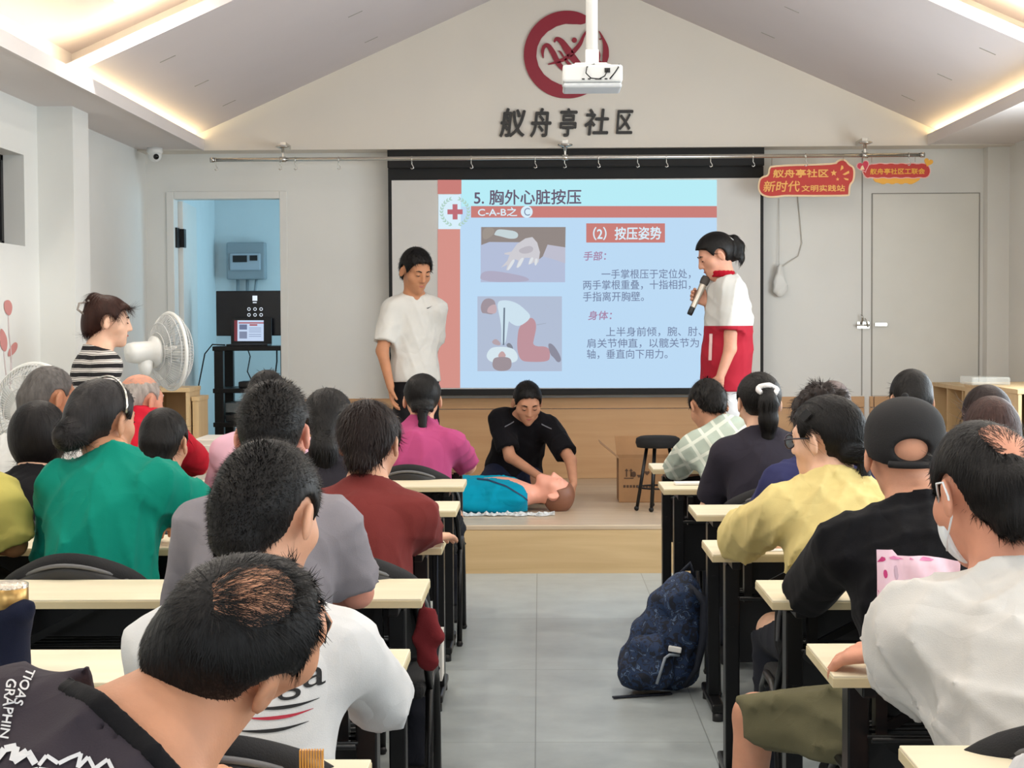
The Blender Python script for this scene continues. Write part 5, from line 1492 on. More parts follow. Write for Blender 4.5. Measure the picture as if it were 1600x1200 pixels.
# ------------------------------------------------------------------ gable emblem and lettering
GF = GY - .004
M_crimson = mat('crimson_acrylic', (142, 24, 46), .5); M_ink = mat('black_acrylic', (42, 40, 38), .5)
em = thing('wall_emblem', 'round crimson brush-stroke emblem on the gable', 'emblem', P(885, 86, GF))
ez = lambda x, y: P(770 + x / 5.217, y / 5.217, GF)
def ribbon(pts, ws, name, m, parent, Yo=0.0, depth=.012, seg=6):
    """a brush stroke with its own thickness, through points given on the wall"""
    pp = []
    n = len(pts)
    for i in range(n - 1):
        p0, p1, p2, p3 = (V3(pts[max(i - 1, 0)]), V3(pts[i]), V3(pts[i + 1]), V3(pts[min(i + 2, n - 1)]))
        for k_ in range(seg):
            t = k_ / seg
            pp.append((.5 * ((2 * p1) + (p2 - p0) * t + (2 * p0 - 5 * p1 + 4 * p2 - p3) * t * t + (3 * p1 - p0 - 3 * p2 + p3) * t ** 3), ws[i] + (ws[i + 1] - ws[i]) * t))
    pp.append((V3(pts[-1]), ws[-1])); up_, dn = [], []
    for i, (p, w) in enumerate(pp):
        t = (pp[min(i + 1, len(pp) - 1)][0] - pp[max(i - 1, 0)][0]).normalized(); nn = V3((-t.z, 0, t.x))
        up_.append(p + nn * w); dn.append(p - nn * w)
    mb = MB(); m0 = len(pp)
    vs = up_ + dn + [v - V3((0, depth, 0)) for v in up_ + dn]; fs = []
    for i in range(m0 - 1):
        A, B_, C_, D_ = i, i + 1, m0 + i + 1, m0 + i
        o = 2 * m0
        fs += [(A, B_, C_, D_), (A + o, B_ + o, C_ + o, D_ + o), (A, B_, B_ + o, A + o), (D_, C_, C_ + o, D_ + o)]
    fs += [(0, m0, 3 * m0, 2 * m0), (m0 - 1, 2 * m0 - 1, 4 * m0 - 1, 3 * m0 - 1)]
    return mb.add(vs, fs).build(name, m, parent)
U = 1 / 5.217 * GY / FPX          # one pixel of the enlarged view, in metres on the gable
ra = []; rw = []
for i in range(40):
    an = R(62 + i * (298 - 62) / 39); w = 56 - 5 * abs(math.sin(an * 1.5)) + .7 * math.sin(i * 2.1)
    if i < 3: w *= (.6, .85, .95)[i]
    if i > 33: w *= (39.5 - i) / 6.2
    ra.append(ez(606 + (352 - w) * math.cos(an), 447 - (357 - w) * math.sin(an))); rw.append(w * U)
ribbon(ra, rw, 'ring', M_crimson, em, seg=3)
def stroke(pts, ws, nm='stroke'): ribbon([ez(*p) for p in pts], [w * U for w in ws], nm, M_crimson, em)
stroke([(866, 255), (900, 320), (920, 390), (920, 460), (905, 535)], [3, 10, 22, 26, 14])
stroke([(868, 320), (890, 318)], [6, 2]); stroke([(855, 410), (862, 450), (852, 505)], [8, 15, 16]); stroke([(850, 500), (890, 520), (935, 545)], [10, 14, 4])
stroke([(412, 475), (405, 420), (420, 380), (450, 372), (490, 430), (530, 510), (575, 565), (640, 620)], [3, 14, 14, 16, 22, 22, 16, 4])
stroke([(500, 345), (520, 318), (560, 340), (610, 410), (660, 480), (720, 540), (790, 570)], [6, 14, 22, 30, 28, 20, 4])
stroke([(450, 526), (510, 510), (590, 480), (650, 430), (710, 360), (745, 285), (790, 225)], [3, 10, 16, 18, 16, 10, 3])
stroke([(535, 415), (555, 430), (580, 470)], [3, 8, 6]); stroke([(590, 480), (620, 520), (660, 545)], [10, 12, 6])
MB().prism([ez(665 + 21 * math.cos(t), 329 + 21 * math.sin(t)) for t in [2 * PI * i / 20 for i in range(20)]], (0, -.012, 0)).build('dot', M_crimson, em)
lt_ = thing('wall_lettering', 'five black brush-style characters below the round emblem on the gable', 'lettering', P(885, 214, GF))
for ch, x0, x1, y0, y1 in (('舣', 781, 821, 170, 214), ('舟', 829, 861, 170, 214), ('亭', 875, 902, 170, 213), ('社', 914, 951, 171, 211), ('区', 963, 989, 173, 209)):
    ptext('character', ch, x0, y0, x1, y1, GF, M_ink, lt_, bold=.022, shear=.12, depth=.012)

# ------------------------------------------------------------------ curtain rod on the gable soffit
RY = 11.95
rod = thing('curtain_rod', 'long thin steel rod with small hooks hung across the front below the gable', 'curtain rod', P(886, 246, RY))
e0, e1 = P(335, 250, RY), P(1438, 242, RY)
MB().tube([e0, e1], .014, 12).build('rod', M_steel, rod)
MB().lathe([(0, 0), (.018, 0), (.018, .03), (0, .03)], e0, (-1, 0, 0), 12).lathe([(0, 0), (.018, 0), (.018, .03), (0, .03)], e1, (1, 0, 0), 12).build('finial', M_steel, rod)
for px in (443, 885, 1352):
    t = (px - 335) / 1103; p = e0.lerp(e1, t)
    MB().lathe([(0, 0), (.05, 0), (.055, -.008), (.03, -.018), (.012, -.022), (.010, -.05), (0, -.05)], (p.x, RY + .0, 2.722), (0, 0, 1), 20).bar((p.x, RY, 2.70), (p.x, RY, p.z), .012, .012).lathe([(.014, -.02), (.02, -.02), (.02, .02), (.014, .02)], p, (1, 0, 0), 14).bar((p.x, RY, 2.735), (p.x, GY + .02, 2.735), .04, .03).build('bracket', M_steel, rod)
for px in (337, 438, 462, 530, 645, 738, 838, 884, 937, 998, 1043, 1112, 1178, 1260, 1420):
    t = (px - 335) / 1103; p = e0.lerp(e1, t)
    MB().tube([p + V3((0, 0, .016)), p + V3((.0, -.016, 0)), p + V3((0, 0, -.016)), p + V3((0, 0, -.04)), p + V3((.010, 0, -.055)), p + V3((.012, 0, -.068)), p + V3((0, 0, -.075)), p + V3((-.008, 0, -.066))], .0035, 6).build('hook', M_steel, rod)

# ------------------------------------------------------------------ projector on its ceiling pole
PY = 8.6
pc = P(925, 122, PY)
pm = thing('projector_mount', 'white pole from the ceiling with a small bracket, projector below', 'ceiling mount', (pc.x, PY, 3.9))
top = P(916, -70, PY)
zc = APZ - SLOPE * abs(pc.x - APX) + .24
ztop = P(925, 104, PY).z
MB().tube([(pc.x, PY, zc), (pc.x, PY, ztop + .05)], .030, 16).build('pole', M_white, pm)
MB().lathe([(0, 0), (.08, 0), (.08, -.012), (0, -.012)], (pc.x, PY, zc - .02), (0, 0, 1), 24).build('ceiling_plate', M_white, pm)
z9 = P(925, 83, PY).z
mb = MB().box(pc.x - .034, pc.x + .034, PY - .03, PY + .03, ztop + .01, z9 + .015).box(pc.x - .09, pc.x + .075, PY - .06, PY + .06, ztop, ztop + .012)
mb.bar((pc.x - .09, PY - .05, ztop + .004), (pc.x - .13, PY - .08, ztop - .012), .02, .008).bar((pc.x + .07, PY - .05, ztop + .004), (pc.x + .12, PY - .08, ztop - .012), .02, .008)
mb.build('bracket', M_white, pm, bevel=.004)
zp0, zp1 = P(925, 142, PY).z, P(925, 106, PY).z
pj = thing('projector', 'white projector hung below the gable emblem, black cable looped behind it', 'projector', (pc.x, PY, zp0))
xw = .152
MB().box(pc.x - xw, pc.x + xw, PY - .12, PY + .12, zp0 + .028, zp1).build('housing', mat('projector_plastic', (208, 210, 210), .45), pj, bevel=.014, seg=3)
MB().box(pc.x - xw + .002, pc.x + xw - .004, PY - .118, PY + .118, zp0, zp0 + .027).build('base_shell', mat('pale_grey_plastic', (190, 194, 198), .45), pj, bevel=.012, seg=3)
MB().lathe([(.0, 0), (.04, 0), (.045, .02), (.03, .03), (.0, .022)], (pc.x + .07, PY + .12, zp0 + .06), (0, 1, 0), 20).build('lens', M_glass_dark, pj)
pr = MB()
for dx in (-.055, -.025, .012, .03, .06): pr.box(pc.x + dx, pc.x + dx + .014, PY - .1215, PY - .118, zp0 + .040, zp0 + .047)
pr.box(pc.x + .060, pc.x + .088, PY - .124, PY - .118, zp0 + .075, zp0 + .098)
pr.build('port', M_blackpl, pj)
MB().tube([(pc.x + .01, PY - .06, zp1 + .01), (pc.x - .03, PY - .125, zp1 - .015), (pc.x - .035, PY - .14, zp0 + .07), (pc.x - .01, PY - .14, zp0 + .045), (pc.x + .03, PY - .14, zp0 + .040), (pc.x + .06, PY - .14, zp0 + .055), (pc.x + .074, PY - .13, zp0 + .085)], .0032, 8).tube([(pc.x + .135, PY - .08, zp1 + .004), (pc.x + .128, PY - .13, zp1 - .02), (pc.x + .11, PY - .14, zp0 + .07), (pc.x + .085, PY - .128, zp0 + .042)], .0036, 8).build('cable', M_black, pj)

# ------------------------------------------------------------------ the two hanging signs
def inset(pts, d):
    n = len(pts); out = []; ar = sum(pts[i][0] * pts[(i + 1) % n][1] - pts[(i + 1) % n][0] * pts[i][1] for i in range(n)); sg = 1 if ar > 0 else -1
    for i in range(n):
        a, b_, c = V3((*pts[i - 1], 0)), V3((*pts[i], 0)), V3((*pts[(i + 1) % n], 0))
        n1 = V3((-(b_ - a).y, (b_ - a).x, 0)).normalized(); n2 = V3((-(c - b_).y, (c - b_).x, 0)).normalized()
        m_ = (n1 + n2); m_ = m_ / max(m_.length, .5)
        out.append((b_.x + m_.x * d * sg, b_.y + m_.y * d * sg))
    return out
SY = 12.05
sz = lambda pts: [(1170 + x / 5.333, 235 + y / 5.333) for x, y in pts]
M_cream = mat('sign_cream', (236, 206, 164), .5); M_sred = mat('sign_red', (190, 42, 30), .5); M_sgold = mat('sign_gold', (240, 178, 90), .5); M_smag = mat('sign_magenta', (196, 34, 64), .5); M_syel = mat('sign_yellow', (236, 172, 52), .5); M_spink = mat('sign_pink_edge', (240, 190, 180), .5)
def board(pts, Y, th, name, m, parent): return MB().prism([P(x, y, Y) for x, y in pts], (0, th, 0)).build(name, m, parent)
o1 = smooth_poly([(75, 300), (85, 240), (115, 212), (160, 205), (165, 150), (190, 120), (720, 108), (735, 85), (770, 68), (815, 78), (840, 115), (875, 130), (888, 175), (880, 260), (845, 290), (845, 370), (825, 385), (400, 385), (300, 383), (230, 393), (170, 396), (110, 378), (80, 340)], 2)
sg1 = thing('hanging_sign', 'larger red cut-out sign with cream edge and two lines of gold characters', 'sign', P(1260, 305, SY))
board(sz(o1), SY, .012, 'back_board', M_cream, sg1); board(sz(inset(o1, 15)), SY - .006, .006, 'face_board', M_sred, sg1)
def ztext(body, x0, y0, x1, y1, m, parent, **k):
    (a, b_), (c, d) = sz([(x0, y0), (x1, y1)]); return ptext('lettering', body, a, b_, c, d, SY - .008, m, parent, **k)
ztext('舣舟亭社区', 203, 160, 662, 226, M_sgold, sg1, bold=.035); ztext('新时代', 120, 256, 425, 345, M_sgold, sg1, bold=.02, shear=.15); ztext('文明实践站', 440, 290, 800, 343, M_sgold, sg1, bold=.03)
def zpoly(pts, name, m, parent, dy=.008): flat(sz(pts), SY - dy, name, m, parent)
def star(cx, cy, r): return [(cx + (r if i % 2 == 0 else r * .45) * math.sin(PI * i / 5), cy - (r if i % 2 == 0 else r * .45) * math.cos(PI * i / 5)) for i in range(10)]
zpoly(star(708, 188, 28), 'star', M_sgold, sg1); zpoly(star(740, 240, 16), 'star', M_sgold, sg1)
for q_ in ([(762, 170), (772, 125), (785, 128), (790, 150)], [(780, 200), (835, 168), (838, 190), (800, 206)], [(788, 228), (830, 236), (830, 250), (805, 246)]): zpoly(q_, 'ray', M_sgold, sg1)
MB().tube([P(1206, 258, SY + .006), P(1206, 246, RY)], .002, 6).tube([P(1318, 252, SY + .006), P(1318, 245, RY)], .002, 6).build('hanging_string', M_steel, sg1)
sg2 = thing('hanging_sign', 'smaller scalloped red and yellow sign with a heart at each end', 'sign', P(1398, 288, SY))
top_ = [(945, 190), (950, 150), (1010, 110)] + [(1010 + i * 44, 100 + (10 if i % 2 else 0)) for i in range(1, 11)] + [(1500, 120), (1520, 170), (1505, 215), (1470, 235)] + [(1470 - i * 50, 238 - (10 if i % 2 else 0)) for i in range(1, 10)] + [(980, 236)]
yb = [(1030, 225), (1430, 225), (1425, 245)] + [(1425 - i * 38, 285 - (16 if i % 2 else 0)) for i in range(1, 10)] + [(1050, 262)]
board(sz(smooth_poly(yb, 1)), SY + .004, .008, 'lower_board', M_syel, sg2)
s2 = smooth_poly(top_, 1); board(sz(s2), SY, .008, 'back_board', M_spink, sg2); board(sz(inset(s2, 8)), SY - .006, .006, 'face_board', M_sred, sg2)
def heart(cx, cy, r, rot=0):
    o = []
    for i in range(28):
        t = 2 * PI * i / 28; x = 16 * math.sin(t) ** 3; y = -(13 * math.cos(t) - 5 * math.cos(2 * t) - 2 * math.cos(3 * t) - math.cos(4 * t))
        o.append((cx + r / 16 * (x * math.cos(rot) - y * math.sin(rot)), cy + r / 16 * (x * math.sin(rot) + y * math.cos(rot))))
    return o
h1 = heart(955, 132, 56, -.35); board(sz(h1), SY - .012, .006, 'heart_edge', M_spink, sg2); board(sz(heart(955, 132, 48, -.35)), SY - .016, .004, 'heart', M_smag, sg2)
flat(sz([(928, 162), (936, 135), (950, 122), (965, 160)]), SY - .018, 'heart_mark', M_cream, sg2)
board(sz(heart(1497, 98, 38, .3)), SY - .012, .006, 'heart', M_syel, sg2)
ztext('舣舟亭社区工联会', 1012, 152, 1466, 200, M_syel, sg2, bold=.03)
MB().tube([P(1362, 254, SY + .004), P(1362, 244, RY)], .002, 6).tube([P(1430, 253, SY + .004), P(1430, 243, RY)], .002, 6).build('hanging_string', M_steel, sg2)

# ------------------------------------------------------------------ small things on the walls
c = P(242, 240, 12.1)
cv = thing('security_camera', 'small white dome security camera in the corner above the doorway', 'camera', (c.x, 12.1, c.z))
MB().lathe([(0, 0), (.055, 0), (.058, -.03), (.045, -.05), (0, -.05)], (c.x, 12.1, 2.73), (0, 0, 1), 24).build('base', M_white, cv)
MB().ball((c.x, 12.1, 2.675), .048, 20).build('dome', M_white, cv)
d_ = V3((.30, -1, -.30)).normalized(); MB().lathe([(0, .036), (.020, .034), (.020, .050), (0, .051)], V3((c.x, 12.1, 2.675)) + V3((.006, 0, 0)), d_, 16).build('lens', M_glass_dark, cv)
F = Field(); q0 = P(1218, 440, YF - .05)
F.cap(q0 + V3((0, 0, .07)), q0 + V3((.005, 0, -.06)), .028, .052, .03, flat=((0, 1, 0), .45)).cap(q0 + V3((0, 0, .07)), q0 + V3((0, 0, .10)), .012, .018, .02)
v, q = F.mesh(.008, (), (), fold_warp(77, .012, None))
pu = thing('white_pouch', 'crumpled white pouch hanging on the front wall by a thin wire', 'pouch', q0 + V3((0, 0, -.1)))
np_mesh('pouch', v, q, mat('crumpled_white_plastic', (222, 222, 218), .5), pu)
MB().tube([P(1218, 420, YF - .04), P(1228, 412, YF - .012), P(1247, 400, YF - .01), P(1253, 380, YF - .01), P(1250, 345, YF - .01), P(1246, 305, YF - .01)], .0035, 6).tube([P(1217, 420, YF - .03), P(1217, 310, YF - .01)], .002, 6).build('wire', mat('pale_wire', (190, 186, 178), .6), pu)
M_dec = mat('faded_red_decal', (202, 136, 132), .8); M_stem = mat('faded_stem_decal', (204, 190, 190), .8)
wd = thing('wall_decal', 'faded red flower decal on the left wall', 'wall decal', (XL, 9.2, 1.2))
def wallpt(px, py):
    d = CAMR @ V3(((px - 800) / FPX, -(py - 600) / FPX, -1)); t = (XL + .003) / d.x; return CAM + d * t
for pts in ([(7, 470), (15, 468), (20, 478), (18, 490), (14, 494), (8, 488), (6, 478)], [(0, 512), (6, 516), (12, 530), (11, 548), (6, 550), (0, 540)], [(13, 548), (22, 534), (28, 536), (27, 546), (20, 555), (12, 558)]):
    MB().poly([wallpt(*p) for p in smooth_poly(pts, 2)]).build('flower', M_dec, wd)
for pts in ([(13, 494), (14, 520), (17, 550), (18, 600)], [(6, 550), (9, 580), (12, 610)], [(18, 555), (16, 590), (15, 620)]):
    MB().tube([wallpt(*p) for p in pts], .004, 6).build('stem', M_stem, wd)

# ------------------------------------------------------------------ side room: distribution box, rack, monitor, laptop
EY = 14.40
a, b_ = P(357, 437, EY), P(416, 379, EY)
eb = thing('distribution_box', 'grey electrical distribution box on the wall of the side room', 'electrical box', ((a.x + b_.x) / 2, EY, a.z))
M_gbox = mat('grey_box_plastic', (150, 160, 166), .5)
MB().box(a.x, b_.x, EY - .09, EY + .03, a.z, b_.z).build('housing', M_gbox, eb, bevel=.012)
w_, h_ = b_.x - a.x, b_.z - a.z
MB().box(a.x + w_ * .10, b_.x - w_ * .10, EY - .11, EY - .09, a.z + h_ * .24, b_.z - h_ * .30).build('cover', mat('pale_cover', (176, 186, 196), .3), eb, bevel=.01)
MB().box(a.x + w_ * .18, b_.x - w_ * .45, EY - .116, EY - .109, a.z + h_ * .46, b_.z - h_ * .36).box(a.x + w_ * .62, b_.x - w_ * .18, EY - .116, EY - .109, a.z + h_ * .50, b_.z - h_ * .36).build('breaker', M_blackpl, eb)
MB().tube([(a.x + w_ * .75, EY - .03, a.z), (a.x + w_ * .70, EY - .03, a.z - .12), (a.x + w_ * .55, EY - .02, a.z - .22)], .012, 8).tube([(a.x + w_ * .25, EY - .01, a.z), (a.x + w_ * .25, EY - .01, a.z - .5)], .014, 8).tube([(a.x + w_ * .5, EY - .01, a.z), (a.x + w_ * .5, EY - .01, a.z - .5)], .014, 8).build('conduit', M_gbox, eb)
KY = 12.72
xr0, xr1 = P(334, 540, KY).x, P(452, 540, KY).x; zr = P(380, 541, KY).z
rk = thing('equipment_rack', 'black open metal rack in the doorway carrying screens', 'rack', ((xr0 + xr1) / 2, KY + .2, STZ))
for x in (xr0, xr1 - .07):
    for y in (KY, KY + .42): MB().box(x, x + .07, y, y + .06, STZ, zr - .03).build('post', M_black, rk, bevel=.004)
for nm, z in (('top_shelf', zr), ('shelf', P(380, 607, KY).z), ('shelf', P(380, 660, KY).z), ('shelf', .42)):
    MB().box(xr0 - .01, xr1 + .01, KY - .01, KY + .50, z - .035, z).build(nm, M_black, rk, bevel=.004)
MB().box(xr0 + .075, xr1 - .075, KY + .05, KY + .40, P(380, 645, KY).z, P(380, 630, KY).z).build('rack_unit', mat('dull_metal', (118, 126, 130), .4, metal=.5), rk, bevel=.003)
MB().box(xr0 + .075, xr1 - .075, KY + .05, KY + .40, P(380, 659, KY).z, P(380, 649, KY).z).build('rack_unit', M_blackpl, rk, bevel=.003)
rt = thing('router', 'flat black device with cables on the rack shelf', 'router', ((xr0 + xr1) / 2, KY + .2, P(380, 607, KY).z))
zs = P(380, 607, KY).z
MB().box(xr0 + .17, xr0 + .40, KY + .08, KY + .28, zs, zs + .05).build('housing', M_blackpl, rt, bevel=.01)
MB().tube([(xr0 + .25, KY + .28, zs + .03), (xr0 + .20, KY + .32, zs + .12), (xr0 + .22, KY + .34, zs + .24), (xr0 + .21, KY + .30, zs + .29)], .005, 6).tube([(xr0 + .33, KY + .28, zs + .03), (xr0 + .42, KY + .32, zs + .10), (xr0 + .43, KY + .34, zs + .2), (xr0 + .43, KY + .34, zs + .29)], .006, 6).build('cable', M_black, rt)
MY = KY + .30
mn = thing('monitor', 'wide black monitor on the rack with a small white icon', 'monitor', ((xr0 + xr1) / 2, MY, zr))
a, b_ = P(338, 525, MY), P(447, 454, MY)
MB().box(a.x, b_.x, MY, MY + .035, a.z, b_.z).build('panel', mat('monitor_black', (14, 16, 24), .25), mn, bevel=.006)
cx = (a.x + b_.x) / 2
MB().box(cx - .03, cx + .03, MY + .03, MY + .06, zr + .01, a.z + .15).box(cx - .13, cx + .13, MY - .07, MY + .13, zr, zr + .012).build('stand', M_blackpl, mn, bevel=.004)
M_icon = emat('screen_icon', (215, 225, 235), (20, 20, 20), 1.0); iy = MY - .002
flat(rect(394.5, 462, 402, 470), iy, 'screen_icon', M_icon, mn); flat(rect(395, 472, 401, 473.5), iy, 'screen_icon', M_icon, mn)
for x in (389, 398.5, 408):
    for y in (483, 492):
        pc_ = P(x, y, iy); MB().tube([pc_ + V3((math.cos(t), 0, math.sin(t))) * .011 for t in [2 * PI * i / 12 for i in range(12)]], .0022, 6, closed=True).build('screen_icon', M_icon, mn)
LY = KY + .12
lp_ = thing('laptop', 'open laptop on the rack showing the same slide as the screen', 'laptop', (P(389, 540, LY).x, LY, zr))
a, b_ = P(357, 538, LY), P(421, 497, LY)
MB().box(a.x, b_.x, LY - .10, LY + .10, zr, zr + .016).build('keyboard_base', M_blackpl, lp_, bevel=.004)
ls = MB().box(a.x, b_.x, LY + .10, LY + .112, zr + .012, zr + .016 + (b_.z - a.z)).build('display', M_blackpl, lp_, bevel=.004)
ly = LY + .098
for r_, m_ in ((rect(366, 500.5, 412, 533), lit('laptop_slide', (196, 214, 240))), (rect(366, 500.5, 371, 533), lit('laptop_band', (120, 60, 66))), (rect(373, 503.5, 412, 505.5), lit('laptop_bar', (170, 90, 96))), (rect(374, 507, 386, 515), lit('laptop_photo', (110, 120, 150))), (rect(374, 518, 386, 529), lit('laptop_photo', (130, 140, 165))), (rect(390, 506.5, 402, 509), lit('laptop_bar', (170, 90, 96)))):
    flat(r_, ly, 'display_picture', m_, ls); ly -= .0008
for y0 in (512, 515, 518, 522, 525): flat(rect(389, y0, 408, y0 + 1), ly, 'display_picture', lit('laptop_text', (140, 155, 185)), ls)
MB().tube([(xr0 + .05, KY + .2, zr + .006), (xr0 - .05, KY + .2, zr + .01), (xr0 - .10, KY + .15, zr - .06), (xr0 - .14, KY + .1, zr - .3), (xr0 - .155, KY + .05, zr - .5), (xr0 - .07, KY + .05, zr - .75), (xr0 - .12, KY, STZ + .02)], .006, 6)
tag(MB().tube([(xr0 + .05, KY + .2, zr + .008), (xr0 - .05, KY + .2, zr + .012), (xr0 - .10, KY + .15, zr - .06), (xr0 - .14, KY + .1, zr - .3), (xr0 - .155, KY + .05, zr - .5), (xr0 - .07, KY + .05, zr - .75), (xr0 - .12, KY, STZ + .008)], .006, 6).build('black_cable', M_black), 'black cable drooping from the rack top to the floor', 'cable')

# ------------------------------------------------------------------ fans
M_fan = mat('fan_white', (232, 232, 228), .4); M_cage = mat('fan_wire', (214, 214, 212), .4); M_blade = mat('fan_blade', (206, 210, 210), .35)
def fan(label, c, axis, rad, floor, pole_side=0):
    c = V3(c); ax = V3(axis).normalized(); up_ = V3((0, 0, 1)); sx = ax.cross(up_).normalized(); up_ = sx.cross(ax)
    t = thing('electric_fan', label, 'fan', (c.x - ax.x * .10, c.y - ax.y * .10, floor), 'white electric fans on the left')
    ci = lambda r_, h: [c + ax * h + (sx * math.cos(a) + up_ * math.sin(a)) * r_ for a in [2 * PI * i / 48 for i in range(48)]]
    cg = thing('cage', '', '', (0, 0, 0)); del cg['label']; del cg['category']; cg.parent = t
    def cage_build(mb, nm, m): return mb.build(nm, m, cg)
    cage_build(MB().tube(ci(rad, 0), .011, 10, closed=True), 'rim', M_fan)
    for sg, nm in ((1, 'front_grille'), (-1, 'rear_grille')):
        mb = MB()
        for rr_, hh_ in ((rad * .97, .025), (rad * .75, .066), (rad * .5, .08), (rad * .3, .085)): mb.tube(ci(rr_, hh_ * sg), .0022, 6, closed=True)
        for i in range(72):
            a = 2 * PI * i / 72; d = sx * math.cos(a) + up_ * math.sin(a)
            mb.tube([c + d * rad + ax * .004 * sg, c + d * rad * .97 + ax * .025 * sg, c + d * rad * .75 + ax * .066 * sg, c + d * rad * .3 + ax * .085 * sg], .0014, 5)
        mb.lathe([(0, .09), (rad * .30, .086), (rad * .32, .08)], c, ax * sg, 24)
        cage_build(mb, nm, M_cage)
    for i in range(5):
        mb = MB(); vs = []; fs = []
        for j in range(6):
            for k_ in range(5):
                rr_ = rad * (.16 + .72 * j / 5); a = 2 * PI * i / 5 + (k_ / 4 - .5) * (1.05 - .35 * abs(j / 5 - .55)) + .3 * j / 5
                vs.append(c + (sx * math.cos(a) + up_ * math.sin(a)) * rr_ + ax * ((k_ / 4 - .5) * .05))
        for j in range(5):
            for k_ in range(4): fs.append((j * 5 + k_, j * 5 + k_ + 1, j * 5 + k_ + 6, j * 5 + k_ + 5))
        o = mb.add(vs, fs, True).build('blade', M_blade, t); md = o.modifiers.new('thickness', 'SOLIDIFY'); md.thickness = .003
    MB().lathe([(0, .05), (.03, .045), (.036, .0), (.036, -.04), (0, -.04)], c, ax, 24).build('hub', M_fan, t)
    MB().lathe([(.0, -.07), (.085, -.08), (.09, -.105), (.062, -.115), (.060, -.22), (.052, -.255), (0, -.262)], c, ax, 28).build('motor_housing', M_fan, t)
    nb_ = c - ax * .15
    MB().tube([nb_ + V3((0, 0, -.04)), nb_ + V3((0, 0, -.09)), (nb_.x, nb_.y, c.z - .14)], [.045, .04, .024], 14).build('neck', M_fan, t)
    MB().tube([(nb_.x, nb_.y, c.z - .12), (nb_.x, nb_.y, floor + .03)], .016, 12).build('pole', M_fan, t)
    MB().lathe([(0, 0), (.19, 0), (.19, .018), (.05, .035), (.02, .07), (0, .07)], (nb_.x, nb_.y, floor), (0, 0, 1), 32).build('base', M_fan, t)
    return t
fan('white floor fan whose motor faces the striped top, before the doorway', P(266, 549, 9.35), (.80, .60, .02), .215, 0)
fan('white floor fan behind the grey-haired person in the white shirt, cut by the picture edge', P(54, 644, 7.6), (-.35, -.94, .05), .222, 0)

# ------------------------------------------------------------------ shelves and cabinet
M_shelf = wood('pale_shelf_wood', (206, 176, 130), (220, 192, 148), 1.5, (6, 6, .7), .5)
def bookcase(name, label, x0, x1, y0, y1, z0, z1, cols, rows, face, cat='shelf unit'):
    """an open cubby unit; face = '-x', or '-y' for the open side"""
    t = thing(name, label, cat, ((x0 + x1) / 2, (y0 + y1) / 2, z0)); th = .02
    MB().box(x0 - .006, x1 + .006, y0 - .006, y1, z1 - .028, z1).build('top_board', M_shelf, t, bevel=.002)
    if face == '-y':
        for i in range(cols + 1):
            x = x0 + (x1 - x0 - th) * i / cols; MB().box(x, x + th, y0, y1, z0, z1 - .028).build('side_panel' if i in (0, cols) else 'divider', M_shelf, t)
        MB().box(x0 + th, x1 - th, y1 - .01, y1, z0, z1 - .028).build('back_panel', M_shelf, t)
        for j in range(rows):
            z = z0 + .05 + (z1 - z0 - .078) * j / rows; MB().box(x0 + th, x1 - th, y0 + .004, y1 - .01, z, z + th).build('shelf', M_shelf, t)
    else:
        for i in range(cols + 1):
            y = y0 + (y1 - y0 - th) * i / cols; MB().box(x0, x1, y, y + th, z0, z1 - .028).build('side_panel' if i in (0, cols) else 'divider', M_shelf, t)
        MB().box(x1 - .01, x1, y0 + th, y1 - th, z0, z1 - .028).build('back_panel', M_shelf, t)
        for j in range(rows):
            z = z0 + .05 + (z1 - z0 - .078) * j / rows; MB().box(x0 + .004, x1 - .01, y0 + th, y1 - th, z, z + th).build('shelf', M_shelf, t)
    return t
bookcase('cubby_shelf', 'pale wood cubby shelf behind the fan, left of the doorway', XL + .01, P(295, 610, 10.6).x, 10.6, 10.95, STZ, P(270, 606, 10.6).z, 3, 3, '-y')
bookcase('low_shelf', 'narrow lower pale wood shelf beside the cubby shelf', P(295, 610, 10.6).x + .012, P(310, 610, 10.65).x, 10.65, 10.95, STZ, P(300, 620, 10.65).z, 1, 2, '-y')
bookcase('wall_bookcase', 'low pale wood bookcase with cubbies along the right wall', P(1457, 600, 12.3).x, XR - .01, 11.0, 12.29, STZ, P(1457, 597, 12.3).z, 3, 2, '-x')
bookcase('wall_bookcase', 'low pale wood bookcase at the right edge, nearer than the cubbied one', P(1512, 605, 10.9).x, XR - .01, 9.75, 10.97, STZ, P(1560, 606, 10.0).z, 2, 2, '-y')
zt_ = P(1560, 606, 10.0).z
_cb = tag(MB().box(P(1512, 600, 10.5).x, P(1572, 600, 10.5).x, 10.4, 10.7, zt_, zt_ + .05).build('clear_box', mat('clear_plastic', (220, 220, 214), .1, alpha=.3), bevel=.008), 'flat clear plastic box on the bookcase at the right edge', 'box')
CY = 8.95
a, b_ = P(300, 687, CY), P(361, 687, CY)
dc = thing('drawer_cabinet', 'low white drawer cabinet beyond the red polo', 'cabinet', ((a.x + b_.x) / 2, CY + .2, 0))
MB().box(a.x, b_.x, CY, CY + .4, .03, a.z).build('body', mat('white_laminate', (226, 218, 206), .45), dc, bevel=.004)
for i in range(3):
    z1_ = a.z - .03 - i * .26
    o = MB().box(a.x + .012, b_.x - .012, CY - .016, CY - .001, z1_ - .24, z1_).build('drawer', mat('white_laminate', (226, 218, 206), .45), dc, bevel=.003)
    MB().ball(((a.x + b_.x) / 2 + .03, CY - .028, z1_ - .08), .014, 12).build('knob', M_steel, o)
for x in (a.x + .03, b_.x - .03):
    for y in (CY + .03, CY + .37): MB().lathe([(0, 0), (.015, 0), (.015, .03), (0, .03)], (x, y, 0), (0, 0, 1), 10).build('foot', M_blackpl, dc)
pp_ = MB()
